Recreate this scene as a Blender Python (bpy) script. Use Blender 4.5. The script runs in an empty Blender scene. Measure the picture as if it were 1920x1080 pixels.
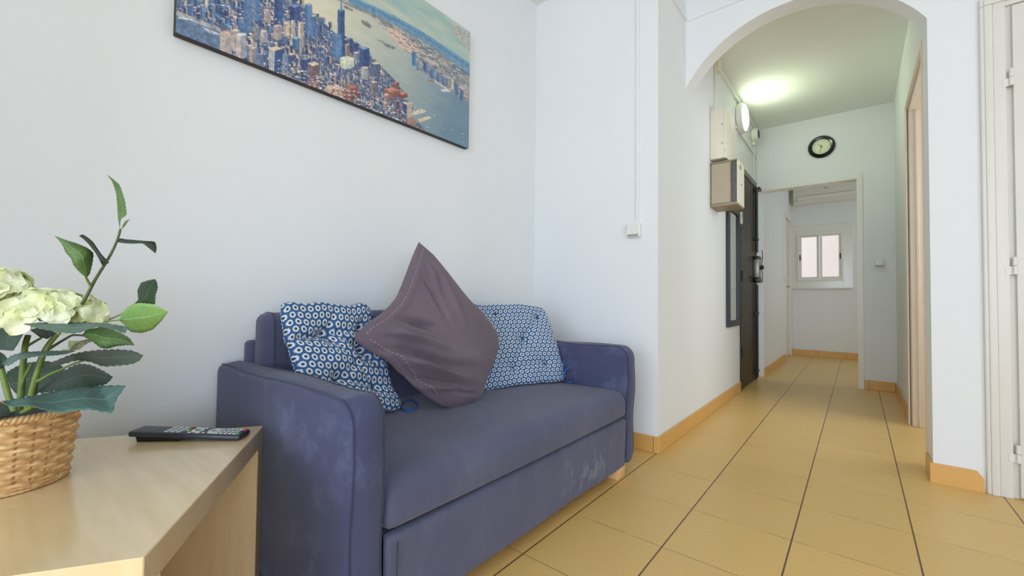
# a small living room with a navy sofa, looking through an arch into a corridor
WORLD_E, WIN_E, WIN_C, LAMP_E, EXPO, SIDE_E, BACK_E, RIGHT_E = 1.7, 128.0, (.70, .805, 1.0), 31.0, 0.0, 17.0, 7.0, 86.0
import bpy, bmesh, math, random
import numpy as np
from mathutils import Vector, Matrix
random.seed(7); rng = np.random.default_rng(11)
SC = bpy.context.scene; COL = SC.collection
PI = math.pi
# ------------------------------------------------------------------ camera (solved from the photograph; metres, z up, y along the corridor)
CAM = np.array([0.0, 0.0, 0.825]); FPX = 792.256
YAW, PIT, ROL = -0.685163158, 0.0250935597, 0.0107709889
_cy, _sy, _cp, _sp = math.cos(YAW), math.sin(YAW), math.cos(PIT), math.sin(PIT)
FW = np.array([_sy*_cp, _cy*_cp, _sp]); _R = np.array([_cy, -_sy, 0.0]); _U = np.cross(_R, FW)
RT = math.cos(ROL)*_R + math.sin(ROL)*_U; UP = -math.sin(ROL)*_R + math.cos(ROL)*_U
cd = bpy.data.cameras.new('camera'); cam = bpy.data.objects.new('camera', cd); COL.objects.link(cam)
cd.sensor_width = 36.0; cd.lens = FPX/1920*36.0; cd.clip_start = 0.02; cd.clip_end = 60
M = Matrix(((RT[0], UP[0], -FW[0], CAM[0]), (RT[1], UP[1], -FW[1], CAM[1]), (RT[2], UP[2], -FW[2], CAM[2]), (0, 0, 0, 1)))
cam.matrix_world = M; SC.camera = cam
def ray(u, v): return FW + RT*(u-960)/FPX - UP*(v-540)/FPX
def at(u, v, d): return CAM + ray(u, v)*d
def onx(u, v, X): r = ray(u, v); return CAM + r*(X-CAM[0])/r[0]
def ony(u, v, Y): r = ray(u, v); return CAM + r*(Y-CAM[1])/r[1]
def onz(u, v, Z): r = ray(u, v); return CAM + r*(Z-CAM[2])/r[2]
def onp(u, v, P, n): r = ray(u, v); return CAM + r*(np.dot(P-CAM, n)/np.dot(r, n))
# ------------------------------------------------------------------ materials
def lin(c):
    c = np.array(c, float)/255.0
    return tuple(np.where(c <= .04045, c/12.92, ((c+.055)/1.055)**2.4))
def rgba(c): return (*lin(c), 1.0)
class NT:
    """small node helper"""
    def __init__(s, name):
        s.m = bpy.data.materials.new(name); s.m.use_nodes = True; s.t = s.m.node_tree; s.n = s.t.nodes
        s.b = s.n['Principled BSDF']
    def add(s, typ, **kw):
        n = s.n.new(typ)
        for k, v in kw.items(): setattr(n, k, v)
        return n
    def val(s, sock, v):
        if isinstance(v, bpy.types.NodeSocket): s.t.links.new(v, sock)
        else: sock.default_value = v
    def math(s, op, a, b=0.0, c=None):
        n = s.add('ShaderNodeMath', operation=op); s.val(n.inputs[0], a); s.val(n.inputs[1], b)
        if c is not None: s.val(n.inputs[2], c)
        return n.outputs[0]
    def mix(s, f, a, b, blend='MIX'):
        n = s.add('ShaderNodeMix', data_type='RGBA', blend_type=blend)
        s.val(n.inputs[0], f); s.val(n.inputs[6], a); s.val(n.inputs[7], b); return n.outputs[2]
    def noise(s, vec, scale, detail=3, rough=.55):
        n = s.add('ShaderNodeTexNoise'); n.inputs['Scale'].default_value = scale; n.inputs['Detail'].default_value = detail
        n.inputs['Roughness'].default_value = rough
        if vec is not None: s.t.links.new(vec, n.inputs['Vector'])
        return n.outputs['Fac']
    def ramp(s, f, stops):
        n = s.add('ShaderNodeValToRGB'); s.val(n.inputs[0], f); e = n.color_ramp.elements
        while len(e) < len(stops): e.new(.5)
        for i, (p, c) in enumerate(stops):
            e[i].position = p; e[i].color = c if len(c) == 4 else (*c, 1)
        return n.outputs[0]
    def mapr(s, v, a, b, c, d):
        n = s.add('ShaderNodeMapRange'); s.val(n.inputs[0], v)
        for i, x in enumerate((a, b, c, d)): n.inputs[i+1].default_value = x
        return n.outputs[0]
    def pos(s): return s.add('ShaderNodeNewGeometry').outputs['Position']
    def objc(s): return s.add('ShaderNodeTexCoord').outputs['Object']
    def uv(s): return s.add('ShaderNodeTexCoord').outputs['UV']
    def scale(s, vec, sc, rot=0.0):
        n = s.add('ShaderNodeMapping'); s.t.links.new(vec, n.inputs['Vector']); n.inputs['Scale'].default_value = sc; n.inputs['Rotation'].default_value[2] = rot; return n.outputs[0]
    def sep(s, vec):
        n = s.add('ShaderNodeSeparateXYZ'); s.t.links.new(vec, n.inputs[0]); return n.outputs
    def bump(s, h, strength, dist):
        n = s.add('ShaderNodeBump'); n.inputs['Strength'].default_value = strength; n.inputs['Distance'].default_value = dist
        s.val(n.inputs['Height'], h); s.t.links.new(n.outputs[0], s.b.inputs['Normal'])
    def col(s, c): s.val(s.b.inputs['Base Color'], c if isinstance(c, bpy.types.NodeSocket) else c)
    def set(s, **kw):
        for k, v in kw.items(): s.val(s.b.inputs[k.replace('_', ' ')], v)
        return s
def plain(name, c, rough=.5, metal=0.0, spec=.5, var=.06, scale=30, bump=0):
    t = NT(name); v = t.noise(t.objc(), scale)
    a = rgba(np.clip(np.array(c)*(1-var), 0, 255)); b = rgba(np.clip(np.array(c)*(1+var), 0, 255))
    t.col(t.mix(v, a, b)); t.set(Roughness=rough, Metallic=metal); t.b.inputs['Specular IOR Level'].default_value = spec
    if bump: t.bump(t.noise(t.objc(), scale*6), bump, .002)
    return t.m
def wall_mat(name, c, bump=.12):
    t = NT(name); p = t.pos(); v = t.noise(p, 1.3, 4)
    t.col(t.mix(v, rgba(np.array(c)*.985), rgba(np.minimum(np.array(c)*1.015, 255)))); t.set(Roughness=.75); t.b.inputs['Specular IOR Level'].default_value = .25
    h = t.math('ADD', t.math('MULTIPLY', t.noise(p, 9, 4), .8), t.math('MULTIPLY', t.noise(p, 90, 2), .15))
    t.bump(h, bump, .012); return t.m
MW = wall_mat('white_plaster', (228, 231, 233))
MWC = wall_mat('white_ceiling_paint', (233, 236, 233), .05)
MGLOSSW = plain('white_gloss_paint', (228, 226, 218), .32, var=.015, scale=5)
MTRIMW = plain('white_trim_paint', (222, 220, 214), .4, var=.02, scale=6)
MTRIMP = plain('cream_worn_paint', (230, 217, 203), .45, var=.015, scale=6)
MPLW = plain('white_plastic', (226, 226, 220), .35, var=.01)
MPLG = plain('grey_plastic', (150, 152, 145), .4, var=.02)
MCRM = plain('cream_box_paint', (226, 220, 202), .4, var=.02, scale=8)
MBEI = plain('beige_meter_paint', (176, 164, 140), .5, var=.06, scale=14)
MMET = plain('bare_metal_edge', (150, 138, 110), .45, .4, var=.15, scale=20)
MBLK = plain('black_plastic', (14, 14, 15), .35, var=.1)
MDGREY = plain('dark_grey_metal', (60, 62, 66), .4, .3, var=.1)
MBRASS = plain('brass', (176, 146, 78), .3, .9, var=.05)
MDOOR = plain('dark_brown_metal_door', (48, 37, 28), .42, 0, .3, var=.12, scale=3)
MDFRM = plain('dark_brown_frame', (36, 28, 24), .4, var=.1, scale=4)
MHEAD = plain('grey_brown_lintel', (120, 112, 98), .5, var=.08, scale=6)
MSILV = plain('worn_steel', (150, 146, 140), .35, .6, var=.1)
MFRAMEB = plain('black_mirror_frame', (42, 46, 52), .45, var=.06)
def mirror():
    t = NT('mirror_glass'); t.col(rgba((225, 232, 226))); t.set(Metallic=1.0, Roughness=.03); return t.m
MMIRR = mirror()
def emit(name, c, s):
    t = NT(name); t.col(rgba((240, 240, 236))); t.set(Roughness=.4)
    t.b.inputs['Emission Color'].default_value = rgba(c); t.b.inputs['Emission Strength'].default_value = s; return t.m
X0G, Y0G, TS = -0.8434, 2.757, 0.3307
def floor_mat():
    t = NT('ochre_floor_tile'); p = t.pos(); x, y, z = t.sep(p)
    gx = t.math('DIVIDE', t.math('SUBTRACT', x, X0G), TS); gy = t.math('DIVIDE', t.math('SUBTRACT', y, Y0G), TS)
    fx = t.math('ABSOLUTE', t.math('SUBTRACT', t.math('FRACT', t.math('ADD', gx, 100.5)), .5))
    fy = t.math('ABSOLUTE', t.math('SUBTRACT', t.math('FRACT', t.math('ADD', gy, 100.5)), .5))
    mx = t.mapr(fx, .0065, .0085, 1, 0); my0 = t.mapr(fy, .0026, .0042, 1, 0)
    my = t.math('MULTIPLY', my0, t.mapr(t.noise(p, 6, 2), .40, .56, .25, 1))
    g = t.math('MAXIMUM', mx, my)
    cell = t.add('ShaderNodeCombineXYZ'); t.val(cell.inputs[0], t.math('FLOOR', gx)); t.val(cell.inputs[1], t.math('FLOOR', gy))
    wn = t.add('ShaderNodeTexWhiteNoise'); t.t.links.new(cell.outputs[0], wn.inputs['Vector'])
    spk = t.noise(p, 210, 2, .7); cl = t.noise(p, 5, 3)
    base = t.mix(t.mapr(spk, .35, .65, 0, 1), rgba((208, 168, 98)), rgba((230, 196, 128)))
    base = t.mix(t.mapr(cl, .3, .7, 0, .5), base, rgba((220, 180, 110)))
    base = t.mix(t.math('MULTIPLY', wn.outputs['Value'], .22), base, rgba((192, 158, 104)))
    t.col(t.mix(g, base, rgba((104, 70, 48))))
    t.set(Roughness=t.mapr(t.noise(p, 40, 3), .3, .7, .30, .42)); t.b.inputs['Specular IOR Level'].default_value = .45
    t.bump(t.math('SUBTRACT', t.math('MULTIPLY', t.noise(p, 160, 2), .06), g), .35, .0012); return t.m
MFLOOR = floor_mat()
def skirt_mat():
    t = NT('ochre_skirting_tile'); p = t.pos()
    spk = t.noise(p, 260, 3, .6)
    t.col(t.mix(t.mapr(spk, .3, .7, 0, 1), rgba((202, 150, 78)), rgba((226, 182, 110)))); t.set(Roughness=.35); return t.m
MSK = skirt_mat()
MGROUT = plain('grey_grout', (170, 160, 140), .8, var=.05)
def fabric(name, c1, c2, weave=900, scuff=None, scuff_amt=.5, smudge=False):
    t = NT(name); p = t.pos(); big = t.noise(p, 3.2, 5, .6); fine = t.noise(p, weave, 1)
    c = t.mix(t.mapr(big, .3, .7, 0, 1), rgba(c1), rgba(c2))
    c = t.mix(t.mapr(fine, .2, .8, 0, .25), c, rgba(np.array(c2)*1.25))
    if scuff is not None:
        st = t.noise(t.scale(p, (1, 3, 1.2)), 4.5, 6, .7)
        c = t.mix(t.mapr(st, .52, .74, 0, scuff_amt), c, rgba(scuff))
    if smudge:
        x, y, z = t.sep(p); mk = t.math('MULTIPLY', t.math('MULTIPLY', t.mapr(y, 1.30, 1.42, 0, 1), t.mapr(y, 1.66, 1.78, 1, 0)), t.math('MULTIPLY', t.mapr(z, .06, .09, 0, 1), t.mapr(z, .19, .23, 1, 0)))
        sm = t.mapr(t.noise(t.scale(p, (14, 26, 12)), 1.0, 4, .65), .53, .66, 0, .5); c = t.mix(t.math('MULTIPLY', mk, sm), c, rgba((136, 138, 148)))
    t.col(c); t.set(Roughness=.88); t.b.inputs['Specular IOR Level'].default_value = .2
    t.b.inputs['Sheen Weight'].default_value = .18; t.b.inputs['Sheen Roughness'].default_value = .5
    t.bump(t.math('ADD', t.math('MULTIPLY', fine, .25), t.noise(p, 14, 3)), .25, .004); return t.m
MSOFA = fabric('navy_grey_cotton', (72, 74, 99), (86, 88, 111), scuff=(108, 112, 134), scuff_amt=.35)
MSOFA_P = fabric('navy_grey_cotton_smudged', (72, 74, 99), (86, 88, 111), scuff=(108, 112, 134), scuff_amt=.35, smudge=True)
MSOFA_ARM = fabric('navy_cotton_scuffs_reflection', (58, 63, 92), (71, 75, 104), scuff=(114, 122, 156), scuff_amt=.5)  # scuffs tinted blue to include the window's reflection on the cloth
MSOFA_D = fabric('navy_cotton_seam', (48, 51, 70), (56, 60, 80))
MPURP = fabric('mauve_grey_cotton', (92, 80, 92), (106, 93, 104), scuff=(130, 118, 124), scuff_amt=.3)
MTHREAD = plain('pale_thread', (176, 168, 176), .9)
MTIE = plain('blue_cotton_tape', (50, 92, 158), .8, var=.1, scale=60)
MBUTTON = plain('navy_button', (34, 48, 80), .7)
def daisy():
    t = NT('blue_daisy_cotton'); uv = t.uv(); S = .0240
    x, y, z = t.sep(uv); px = t.math('DIVIDE', x, S); py = t.math('DIVIDE', y, S*1.732)
    def cell(o):
        dx = t.math('SUBTRACT', t.math('FRACT', t.math('ADD', px, 50+o)), .5)
        dy = t.math('MULTIPLY', t.math('SUBTRACT', t.math('FRACT', t.math('ADD', py, 50+o)), .5), 1.732)
        r = t.math('SQRT', t.math('ADD', t.math('MULTIPLY', dx, dx), t.math('MULTIPLY', dy, dy)))
        return r, t.math('ARCTAN2', dy, dx)
    r1, a1 = cell(0); r2, a2 = cell(.5)
    sel = t.math('LESS_THAN', r2, r1)
    r = t.math('MINIMUM', r1, r2); a = t.math('ADD', t.math('MULTIPLY', sel, a2), t.math('MULTIPLY', t.math('SUBTRACT', 1, sel), a1))
    pet = t.math('COSINE', t.math('MULTIPLY', a, 14))
    Ro = t.math('ADD', .365, t.math('MULTIPLY', pet, .035))
    outer = t.mapr(t.math('SUBTRACT', r, Ro), -.02, .02, 1, 0)
    inner = t.mapr(r, .16, .20, 0, 1)
    gap = t.mapr(t.math('ADD', pet, t.mapr(r, .2, .4, .35, 0)), -.95, -.55, .45, 1)
    ring = t.math('MULTIPLY', t.math('MULTIPLY', outer, inner), gap)
    cen = t.mapr(r, .13, .165, 1, 0); dot = t.mapr(r, .05, .075, 1, 0)
    c = t.mix(t.noise(uv, 60, 2), rgba((44, 82, 128)), rgba((62, 102, 148)))
    c = t.mix(ring, c, rgba((216, 222, 228)))
    c = t.mix(cen, c, rgba((46, 52, 66))); c = t.mix(dot, c, rgba((98, 100, 104)))
    t.col(c); t.set(Roughness=.85); t.b.inputs['Specular IOR Level'].default_value = .2
    t.bump(t.noise(t.pos(), 900, 1), .15, .001); return t.m
MDAISY = daisy()
def birch(name, c1, c2, coat=0.0, rot=0.0):
    t = NT(name); p = t.objc(); s = t.scale(p, (3.2, 26, 3.2), rot)
    g = t.noise(s, 1.6, 5, .6); b = t.noise(p, 5, 3)
    c = t.mix(t.mapr(g, .3, .7, 0, 1), rgba(c1), rgba(c2)); c = t.mix(t.mapr(b, .35, .7, 0, .35), c, rgba(np.array(c1)*1.05))
    t.col(c); t.set(Roughness=.33); t.b.inputs['Coat Weight'].default_value = coat; t.b.inputs['Coat Roughness'].default_value = .16; t.b.inputs['Coat IOR'].default_value = 1.8; return t.m
MBIRCH = birch('birch_veneer', (216, 190, 142), (231, 210, 168), 1.0, math.radians(-56.6))
MFOOT = birch('pale_pine', (214, 172, 120), (224, 184, 134))
def leafm(name, c1, c2, rib):
    t = NT(name); x, y, z = t.sep(t.uv())          # x along 0..1, y across -1..1
    ay = t.math('ABSOLUTE', y)
    w = t.math('SINE', t.math('MULTIPLY', t.math('SUBTRACT', x, t.math('MULTIPLY', ay, .16)), 56))
    vein = t.mapr(w, .86, .98, 0, .3); mid = t.mapr(ay, .02, .07, .75, 0)
    c = t.mix(t.noise(t.pos(), 55, 4), rgba(c1), rgba(c2)); c = t.mix(t.math('MAXIMUM', vein, mid), c, rgba(rib))
    t.col(c); t.set(Roughness=.5); t.b.inputs['Specular IOR Level'].default_value = .35
    t.b.inputs['Subsurface Weight'].default_value = 0
    t.bump(t.math('MAXIMUM', vein, mid), .3, .002); return t.m
MLEAF = {'t': leafm('teal_leaf', (66, 98, 92), (90, 124, 114), (122, 152, 140)),
         'd': leafm('dark_leaf', (40, 62, 50), (58, 82, 66), (78, 104, 84)),
         'g': leafm('green_leaf', (70, 98, 52), (98, 130, 72), (138, 166, 108)),
         'l': leafm('light_leaf', (112, 150, 78), (136, 172, 98), (160, 192, 128)),
         'k': leafm('grey_green_leaf', (66, 82, 68), (92, 108, 92), (118, 136, 114)),
         'x': leafm('deep_green_leaf', (28, 50, 28), (44, 70, 40), (66, 92, 58))}
MSTEM = plain('green_stem', (108, 132, 62), .5, var=.15, scale=40)
MSTEMD = plain('brown_green_stem', (86, 94, 62), .5, var=.12, scale=40)
def petalm():
    t = NT('cream_green_petal'); p = t.pos()
    c = t.mix(t.mapr(t.noise(p, 28, 3), .35, .65, 0, 1), rgba((238, 238, 206)), rgba((214, 222, 156))); t.col(c); t.set(Roughness=.6); return t.m
MPETAL = petalm()
def wicker():
    t = NT('wicker'); p = t.objc(); v = t.noise(t.scale(p, (20, 20, 160)), 1.0, 4, .6)
    c = t.mix(t.mapr(v, .3, .7, 0, 1), rgba((186, 138, 84)), rgba((226, 190, 138))); t.col(c); t.set(Roughness=.6); return t.m
MWICK = wicker()
MSOIL = plain('dark_pebbles', (48, 50, 52), .7, var=.3, scale=120)
MREM = plain('remote_black_plastic', (46, 49, 57), .38, var=.05); MREM2 = plain('remote_black_underside', (12, 12, 14), .4)
MKEY = plain('remote_pale_key', (198, 206, 206), .5); MKR = plain('red_key', (196, 56, 62), .5); MKG = plain('green_key', (70, 158, 84), .5)
MKB = plain('blue_key', (40, 84, 180), .5); MKY = plain('yellow_key', (208, 206, 76), .5); MKDR = plain('dark_red_key', (150, 34, 40), .5)
MCANV = plain('canvas_edge_print', (62, 56, 56), .8, var=.35, scale=9)
# ------------------------------------------------------------------ mesh building
ORG = {}
def tag(o, label=None, cat=None, group=None, kind=None):
    for k, v in (('label', label), ('category', cat), ('group', group), ('kind', kind)):
        if v: o[k] = v
    return o
def thing(name, loc, label, cat, group=None, kind=None):
    o = bpy.data.objects.new(name, None); COL.objects.link(o); o.location = loc; o.empty_display_size = .05
    ORG[o] = np.array(loc, float); return tag(o, label, cat, group, kind)
class MB:
    def __init__(s): s.v = []; s.f = []; s.uv = None; s.n = 0
    def add(s, verts, faces):
        verts = np.asarray(verts, float).reshape(-1, 3); s.v.append(verts); s.f += [tuple(i+s.n for i in f) for f in faces]; s.n += len(verts); return s
    def bm(s, b):
        b.verts.ensure_lookup_table(); b.verts.index_update()
        vs = [v.co[:] for v in b.verts]; fs = [[v.index for v in f.verts] for f in b.faces]; b.free(); return s.add(vs, fs)
    def box(s, x0, x1, y0, y1, z0, z1, bev=0, seg=2, mat=None):
        b = bmesh.new(); bmesh.ops.create_cube(b, size=1)
        for v in b.verts: v.co = ((x0+x1)/2+v.co.x*(x1-x0), (y0+y1)/2+v.co.y*(y1-y0), (z0+z1)/2+v.co.z*(z1-z0))
        if bev: bmesh.ops.bevel(b, geom=b.edges[:], offset=min(bev, .49*min(abs(x1-x0), abs(y1-y0), abs(z1-z0))), segments=seg, profile=.5, affect='EDGES')
        if mat is not None: bmesh.ops.transform(b, matrix=mat, verts=b.verts)
        return s.bm(b)
    def prism(s, poly, axis, a, b):
        """extrude 2-D polygon along axis between a and b; poly coords are the other two axes in order"""
        n = len(poly)
        def P(p, t):
            return {'x': (t, p[0], p[1]), 'y': (p[0], t, p[1]), 'z': (p[0], p[1], t)}[axis]
        vs = [P(p, a) for p in poly]+[P(p, b) for p in poly]
        return s.add(vs, [tuple(range(n))[::-1], tuple(range(n, 2*n))]+[(i, (i+1) % n, n+(i+1) % n, n+i) for i in range(n)])
    def tube(s, pts, r, n=10, caps=True):
        pts = np.asarray(pts, float); m = len(pts); r = np.broadcast_to(np.asarray(r, float), (m,))
        T = np.gradient(pts, axis=0); T /= np.linalg.norm(T, axis=1)[:, None]+1e-12
        ref = np.array([0, 0, 1.0]) if abs(T[0][2]) < .9 else np.array([1.0, 0, 0])
        N = np.cross(T[0], ref); N /= np.linalg.norm(N); vs = []
        for i in range(m):
            N = N-T[i]*np.dot(N, T[i]); N /= np.linalg.norm(N)+1e-12; B = np.cross(T[i], N)
            for k in range(n):
                a = 2*PI*k/n; vs.append(pts[i]+r[i]*(math.cos(a)*N+math.sin(a)*B))
        fs = [(i*n+k, i*n+(k+1) % n, (i+1)*n+(k+1) % n, (i+1)*n+k) for i in range(m-1) for k in range(n)]
        if caps: fs += [tuple(range(n))[::-1], tuple(range((m-1)*n, m*n))]
        return s.add(vs, fs)
    def lathe(s, prof, c, axis='z', n=40, sx=1.0, sy=1.0, caps=True):
        """prof: list of (radius, height) revolved about axis through c"""
        vs = []; m = len(prof)
        for r, h in prof:
            for k in range(n):
                a = 2*PI*k/n; p, q = r*math.cos(a)*sx, r*math.sin(a)*sy
                vs.append({'z': (c[0]+p, c[1]+q, c[2]+h), 'x': (c[0]+h, c[1]+p, c[2]+q), 'y': (c[0]+p, c[1]+h, c[2]+q)}[axis])
        fs = [(i*n+k, i*n+(k+1) % n, (i+1)*n+(k+1) % n, (i+1)*n+k) for i in range(m-1) for k in range(n)]
        if caps: fs += [tuple(range(n))[::-1], tuple(range((m-1)*n, m*n))]
        return s.add(vs, fs)
    def grid(s, G):
        G = np.asarray(G, float); a, b = G.shape[:2]
        return s.add(G.reshape(-1, 3), [(i*b+j, i*b+j+1, (i+1)*b+j+1, (i+1)*b+j) for i in range(a-1) for j in range(b-1)])
    def build(s, name, mat, parent=None, smooth=None, loc=None, uv=None, colors=None, fixn=True):
        v = np.concatenate(s.v)
        if parent is not None: org = ORG[parent]
        elif loc is not None: org = np.array(loc, float)
        else: org = np.zeros(3)
        me = bpy.data.meshes.new(name); me.from_pydata((v-org).tolist(), [], s.f); me.materials.append(mat)
        if fixn:
            b = bmesh.new(); b.from_mesh(me); bmesh.ops.recalc_face_normals(b, faces=b.faces); b.to_mesh(me); b.free()
        if uv is not None:
            L = me.uv_layers.new(name='UVMap'); idx = np.empty(len(me.loops), int); me.loops.foreach_get('vertex_index', idx)
            L.data.foreach_set('uv', np.asarray(uv, float)[idx].ravel())
        if colors is not None:
            A = me.color_attributes.new('print', 'FLOAT_COLOR', 'POINT'); A.data.foreach_set('color', np.asarray(colors, float).ravel())
        if smooth is not None:
            me.polygons.foreach_set('use_smooth', [True]*len(me.polygons))
            if smooth < 179: me.set_sharp_from_angle(angle=math.radians(smooth))
        me.update(); o = bpy.data.objects.new(name, me); COL.objects.link(o)
        if parent is not None: o.parent = parent
        else: o.location = org
        ORG[o] = org; return o
def struct(name, mb, mat, smooth=None, label=None):
    o = mb.build(name, mat, None, smooth); o['kind'] = 'structure'
    if label: o['label'] = label
    return o
# ------------------------------------------------------------------ room shell
XL, XC, XR = -1.675, -0.841, 0.280          # sofa wall, corridor left wall, corridor right wall
YB, YS, YA, YE, YF = -4.2, 2.284, 2.765, 5.27, 7.84   # behind camera, switch wall, arch wall, end wall, far wall
ZC, ZK = 2.82, 2.705; AT = 0.12; XX = 3.3
m = MB(); m.box(XL-.2, XX+.2, YB-.2, YF+.2, -.1, 0); struct('floor', m, MFLOOR)
m = MB(); m.box(XL-.2, XX+.2, YB-.2, YA+.02, ZC, ZC+.1); struct('ceiling', m, MWC)
m = MB(); m.box(XC-.2, XX+.2, YA+.02, YF+.2, ZK, ZK+.215); struct('ceiling', m, MWC)
m = MB(); m.box(XL-.15, XL, YB-.2, YS+.15, 0, ZC); struct('wall_left', m, MW)
# switch wall (faces the camera) + the solid it belongs to, its right face is the corridor's left wall up to the entrance door
DY0, DY1, DZ = 4.352, 5.145, 2.075
m = MB(); m.box(XL, XC, YS, DY0, 0, ZC); m.box(XL, XC, DY0, DY1, DZ, ZC); m.box(XL, XC, DY1, YE, 0, ZC); m.box(XL, XC-.12, DY0, DY1, 0, DZ)
struct('wall_corridor_left', m, MW)
# arch wall
AXR, ACX, ACZ, AR = .266, -.2885, 1.863, .637
m = MB(); n = 40
xs = np.linspace(XC, AXR, n+1); zs = [ACZ+math.sqrt(max(AR*AR-(x-ACX)**2, 0)) for x in xs]
V = []; F = []
for x, z in zip(xs, zs): V += [(x, YA, z), (x, YA, ZC), (x, YA+AT, z), (x, YA+AT, ZC)]
for i in range(n):
    a = 4*i; b = a+4; F += [(a, b, b+1, a+1), (a+2, a+3, b+3, b+2), (a, a+2, b+2, b), (a+1, b+1, b+3, a+3)]
m.add(V, F); m.add([V[0], V[1], V[3], V[2]], [(0, 1, 2, 3)]); m.add(V[-4:], [(0, 1, 3, 2)])
DX0, DX1, DZ2 = .466, 1.40, 2.150
m.box(AXR, DX0, YA, YA+.165, 0, ZC); m.box(DX0, DX1, YA, YA+AT, DZ2, ZC); m.box(DX1, XX+.1, YA, YA+AT, 0, ZC)
struct('wall_back', m, MW, 30)
# thin cornice line over the arch and round the pier
m = MB(); m.prism([(YA-.012, 2.612), (YA, 2.606), (YA, 2.642), (YA-.012, 2.634)], 'x', XC, XX)
m.box(XC, XC+.012, YS, YA-.012, 2.612, 2.636); struct('trim_1', m, MW)
# corridor right wall with the doorway near the arch
RY0, RY1, RZ = 3.02, 3.925, 2.15
m = MB(); m.box(XR, XR+.11, YA+.165, RY0, 0, ZK); m.box(XR, XR+.11, RY0, RY1, RZ, ZK); m.box(XR, XR+.11, RY1, YE, 0, ZK)
struct('wall_corridor_right', m, MW)
m = MB()
for y0, y1, z0, z1 in ((YA+AT, 3.05, 0, ZK), (3.05, 4.45, 0, .9), (3.05, 4.45, 2.2, ZK), (4.45, 5.9, 0, ZK), (5.9, 7.3, 0, .9), (5.9, 7.3, 2.2, ZK), (7.3, YF, 0, ZK)): m.box(1.6, 1.7, y0, y1, z0, z1)  # both openings are invented for the added side and back room lights
m.box(XR+.11, 1.6, YE, YE+.1, 0, ZK); struct('wall_side_room', m, MW)
# end wall with the opening to the back room
EX, EZ = .005, 2.035
m = MB(); m.box(EX, XR, YE, YE+.1, 0, ZK); m.box(XC, EX, YE, YE+.1, EZ, ZK); struct('wall_end', m, MW)
m = MB(); m.box(EX-.002, EX+.040, YE-.014, YE+.115, 0, EZ+.04); m.box(XC+.002, EX, YE-.010, YE+.115, EZ-.012, EZ+.012); struct('trim_2', m, MGLOSSW)
# back room
XB = -0.800
m = MB(); m.box(XB-.3, XB, YE+.1, 7.12, 0, ZK); m.box(XB-.3, XB-.1, 7.12, YF, 0, ZK); m.box(XB-.1, XB, 7.12, YF, 2.10, ZK); struct('wall_back_room_left', m, MW)
WX0, WX1, WZ0, WZ1 = -.71, -.155, 1.145, 1.870
m = MB(); m.box(XB-.3, WX0, YF, YF+.14, 0, ZK); m.box(WX1, 1.7, YF, YF+.14, 0, ZK); m.box(WX0, WX1, YF, YF+.14, 0, WZ0); m.box(WX0, WX1, YF, YF+.14, WZ1, ZK)
struct('wall_far', m, MW)
# rest of the living room (behind the camera) with its balcony window
LW = (-.9, 2.1, .12, 2.40)
m = MB(); m.box(XL, LW[0], YB-.15, YB, 0, ZC); m.box(LW[1], XX, YB-.15, YB, 0, ZC); m.box(LW[0], LW[1], YB-.15, YB, 0, LW[2]); m.box(LW[0], LW[1], YB-.15, YB, LW[3], ZC)
struct('wall_window_side', m, MW)
m = MB(); m.box(XL, -1.12, -.60, -.48, 0, ZC); struct('wall_light_blocker', m, MW)  # unseen stub, added to shade the near end of the sofa wall
RW = (-3.6, -.6, .15, 2.3)  # invented opening for the added light from the right
m = MB(); m.box(XX, XX+.1, YB, RW[0], 0, ZC); m.box(XX, XX+.1, RW[1], YA, 0, ZC); m.box(XX, XX+.1, RW[0], RW[1], 0, RW[2]); m.box(XX, XX+.1, RW[0], RW[1], RW[3], ZC); struct('wall_right', m, MW)
m = MB()
for x in (LW[0]+.03, (LW[0]+LW[1])/2, LW[1]-.03): m.box(x-.03, x+.03, YB-.1, YB-.04, LW[2], LW[3])
for z in (LW[2]+.03, LW[3]-.03): m.box(LW[0], LW[1], YB-.098, YB-.042, z-.03, z+.03)
struct('window_2', m, MGLOSSW)
# ------------------------------------------------------------------ skirting tiles
def skirting(name, runs, h=.088, t=.011):
    m = MB()
    for ax, c, a, b, sgn in runs:                 # wall along axis ax, at coordinate c, from a to b, tile face towards sgn
        k = a
        while k < b-.004:
            e = min(k+TS, b); c0, c1 = sorted((c, c+sgn*t))
            if ax == 'y': m.box(c0, c1, k+.001, e-.001, 0, h, .0025, 1)
            else: m.box(k+.001, e-.001, c0, c1, 0, h, .0025, 1)
            k = e
    return struct(name, m, MSK)
skirting('baseboard_left', [('y', XL, YB, YS-.012, 1)])
skirting('baseboard_switch_wall', [('x', YS, XL+.011, XC-.022, -1), ('x', YS, XC-.021, XC+.011, -1)])
skirting('baseboard_corridor_left', [('y', XC, YS+.001, DY0-.004, 1)])
skirting('baseboard_back_room', [('y', XB, YE+.116, 7.12, 1)])
skirting('baseboard_far', [('x', YF, XB+.012, 1.5, -1)], .095)
skirting('baseboard_end', [('x', YE, EX+.042, EX+.075, -1), ('x', YE, EX+.076, XR-.012, -1)])
skirting('baseboard_corridor_right', [('y', XR, RY1+.07, YE-.001, -1)])
# pier skirting with its broken right end
m = MB()
m.prism([(AXR-.011, 0), (.425, 0), (.427, .012), (.423, .03), (.424, .055), (.417, .07), (.411, .076), (.406, .086), (.392, .0885), (AXR-.011, .0885)], 'y', YA-.011, YA)
m.box(AXR-.011, AXR, YA-.001, YA+.17, 0, .088, .002, 1); struct('baseboard_pier', m, MSK)
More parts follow.
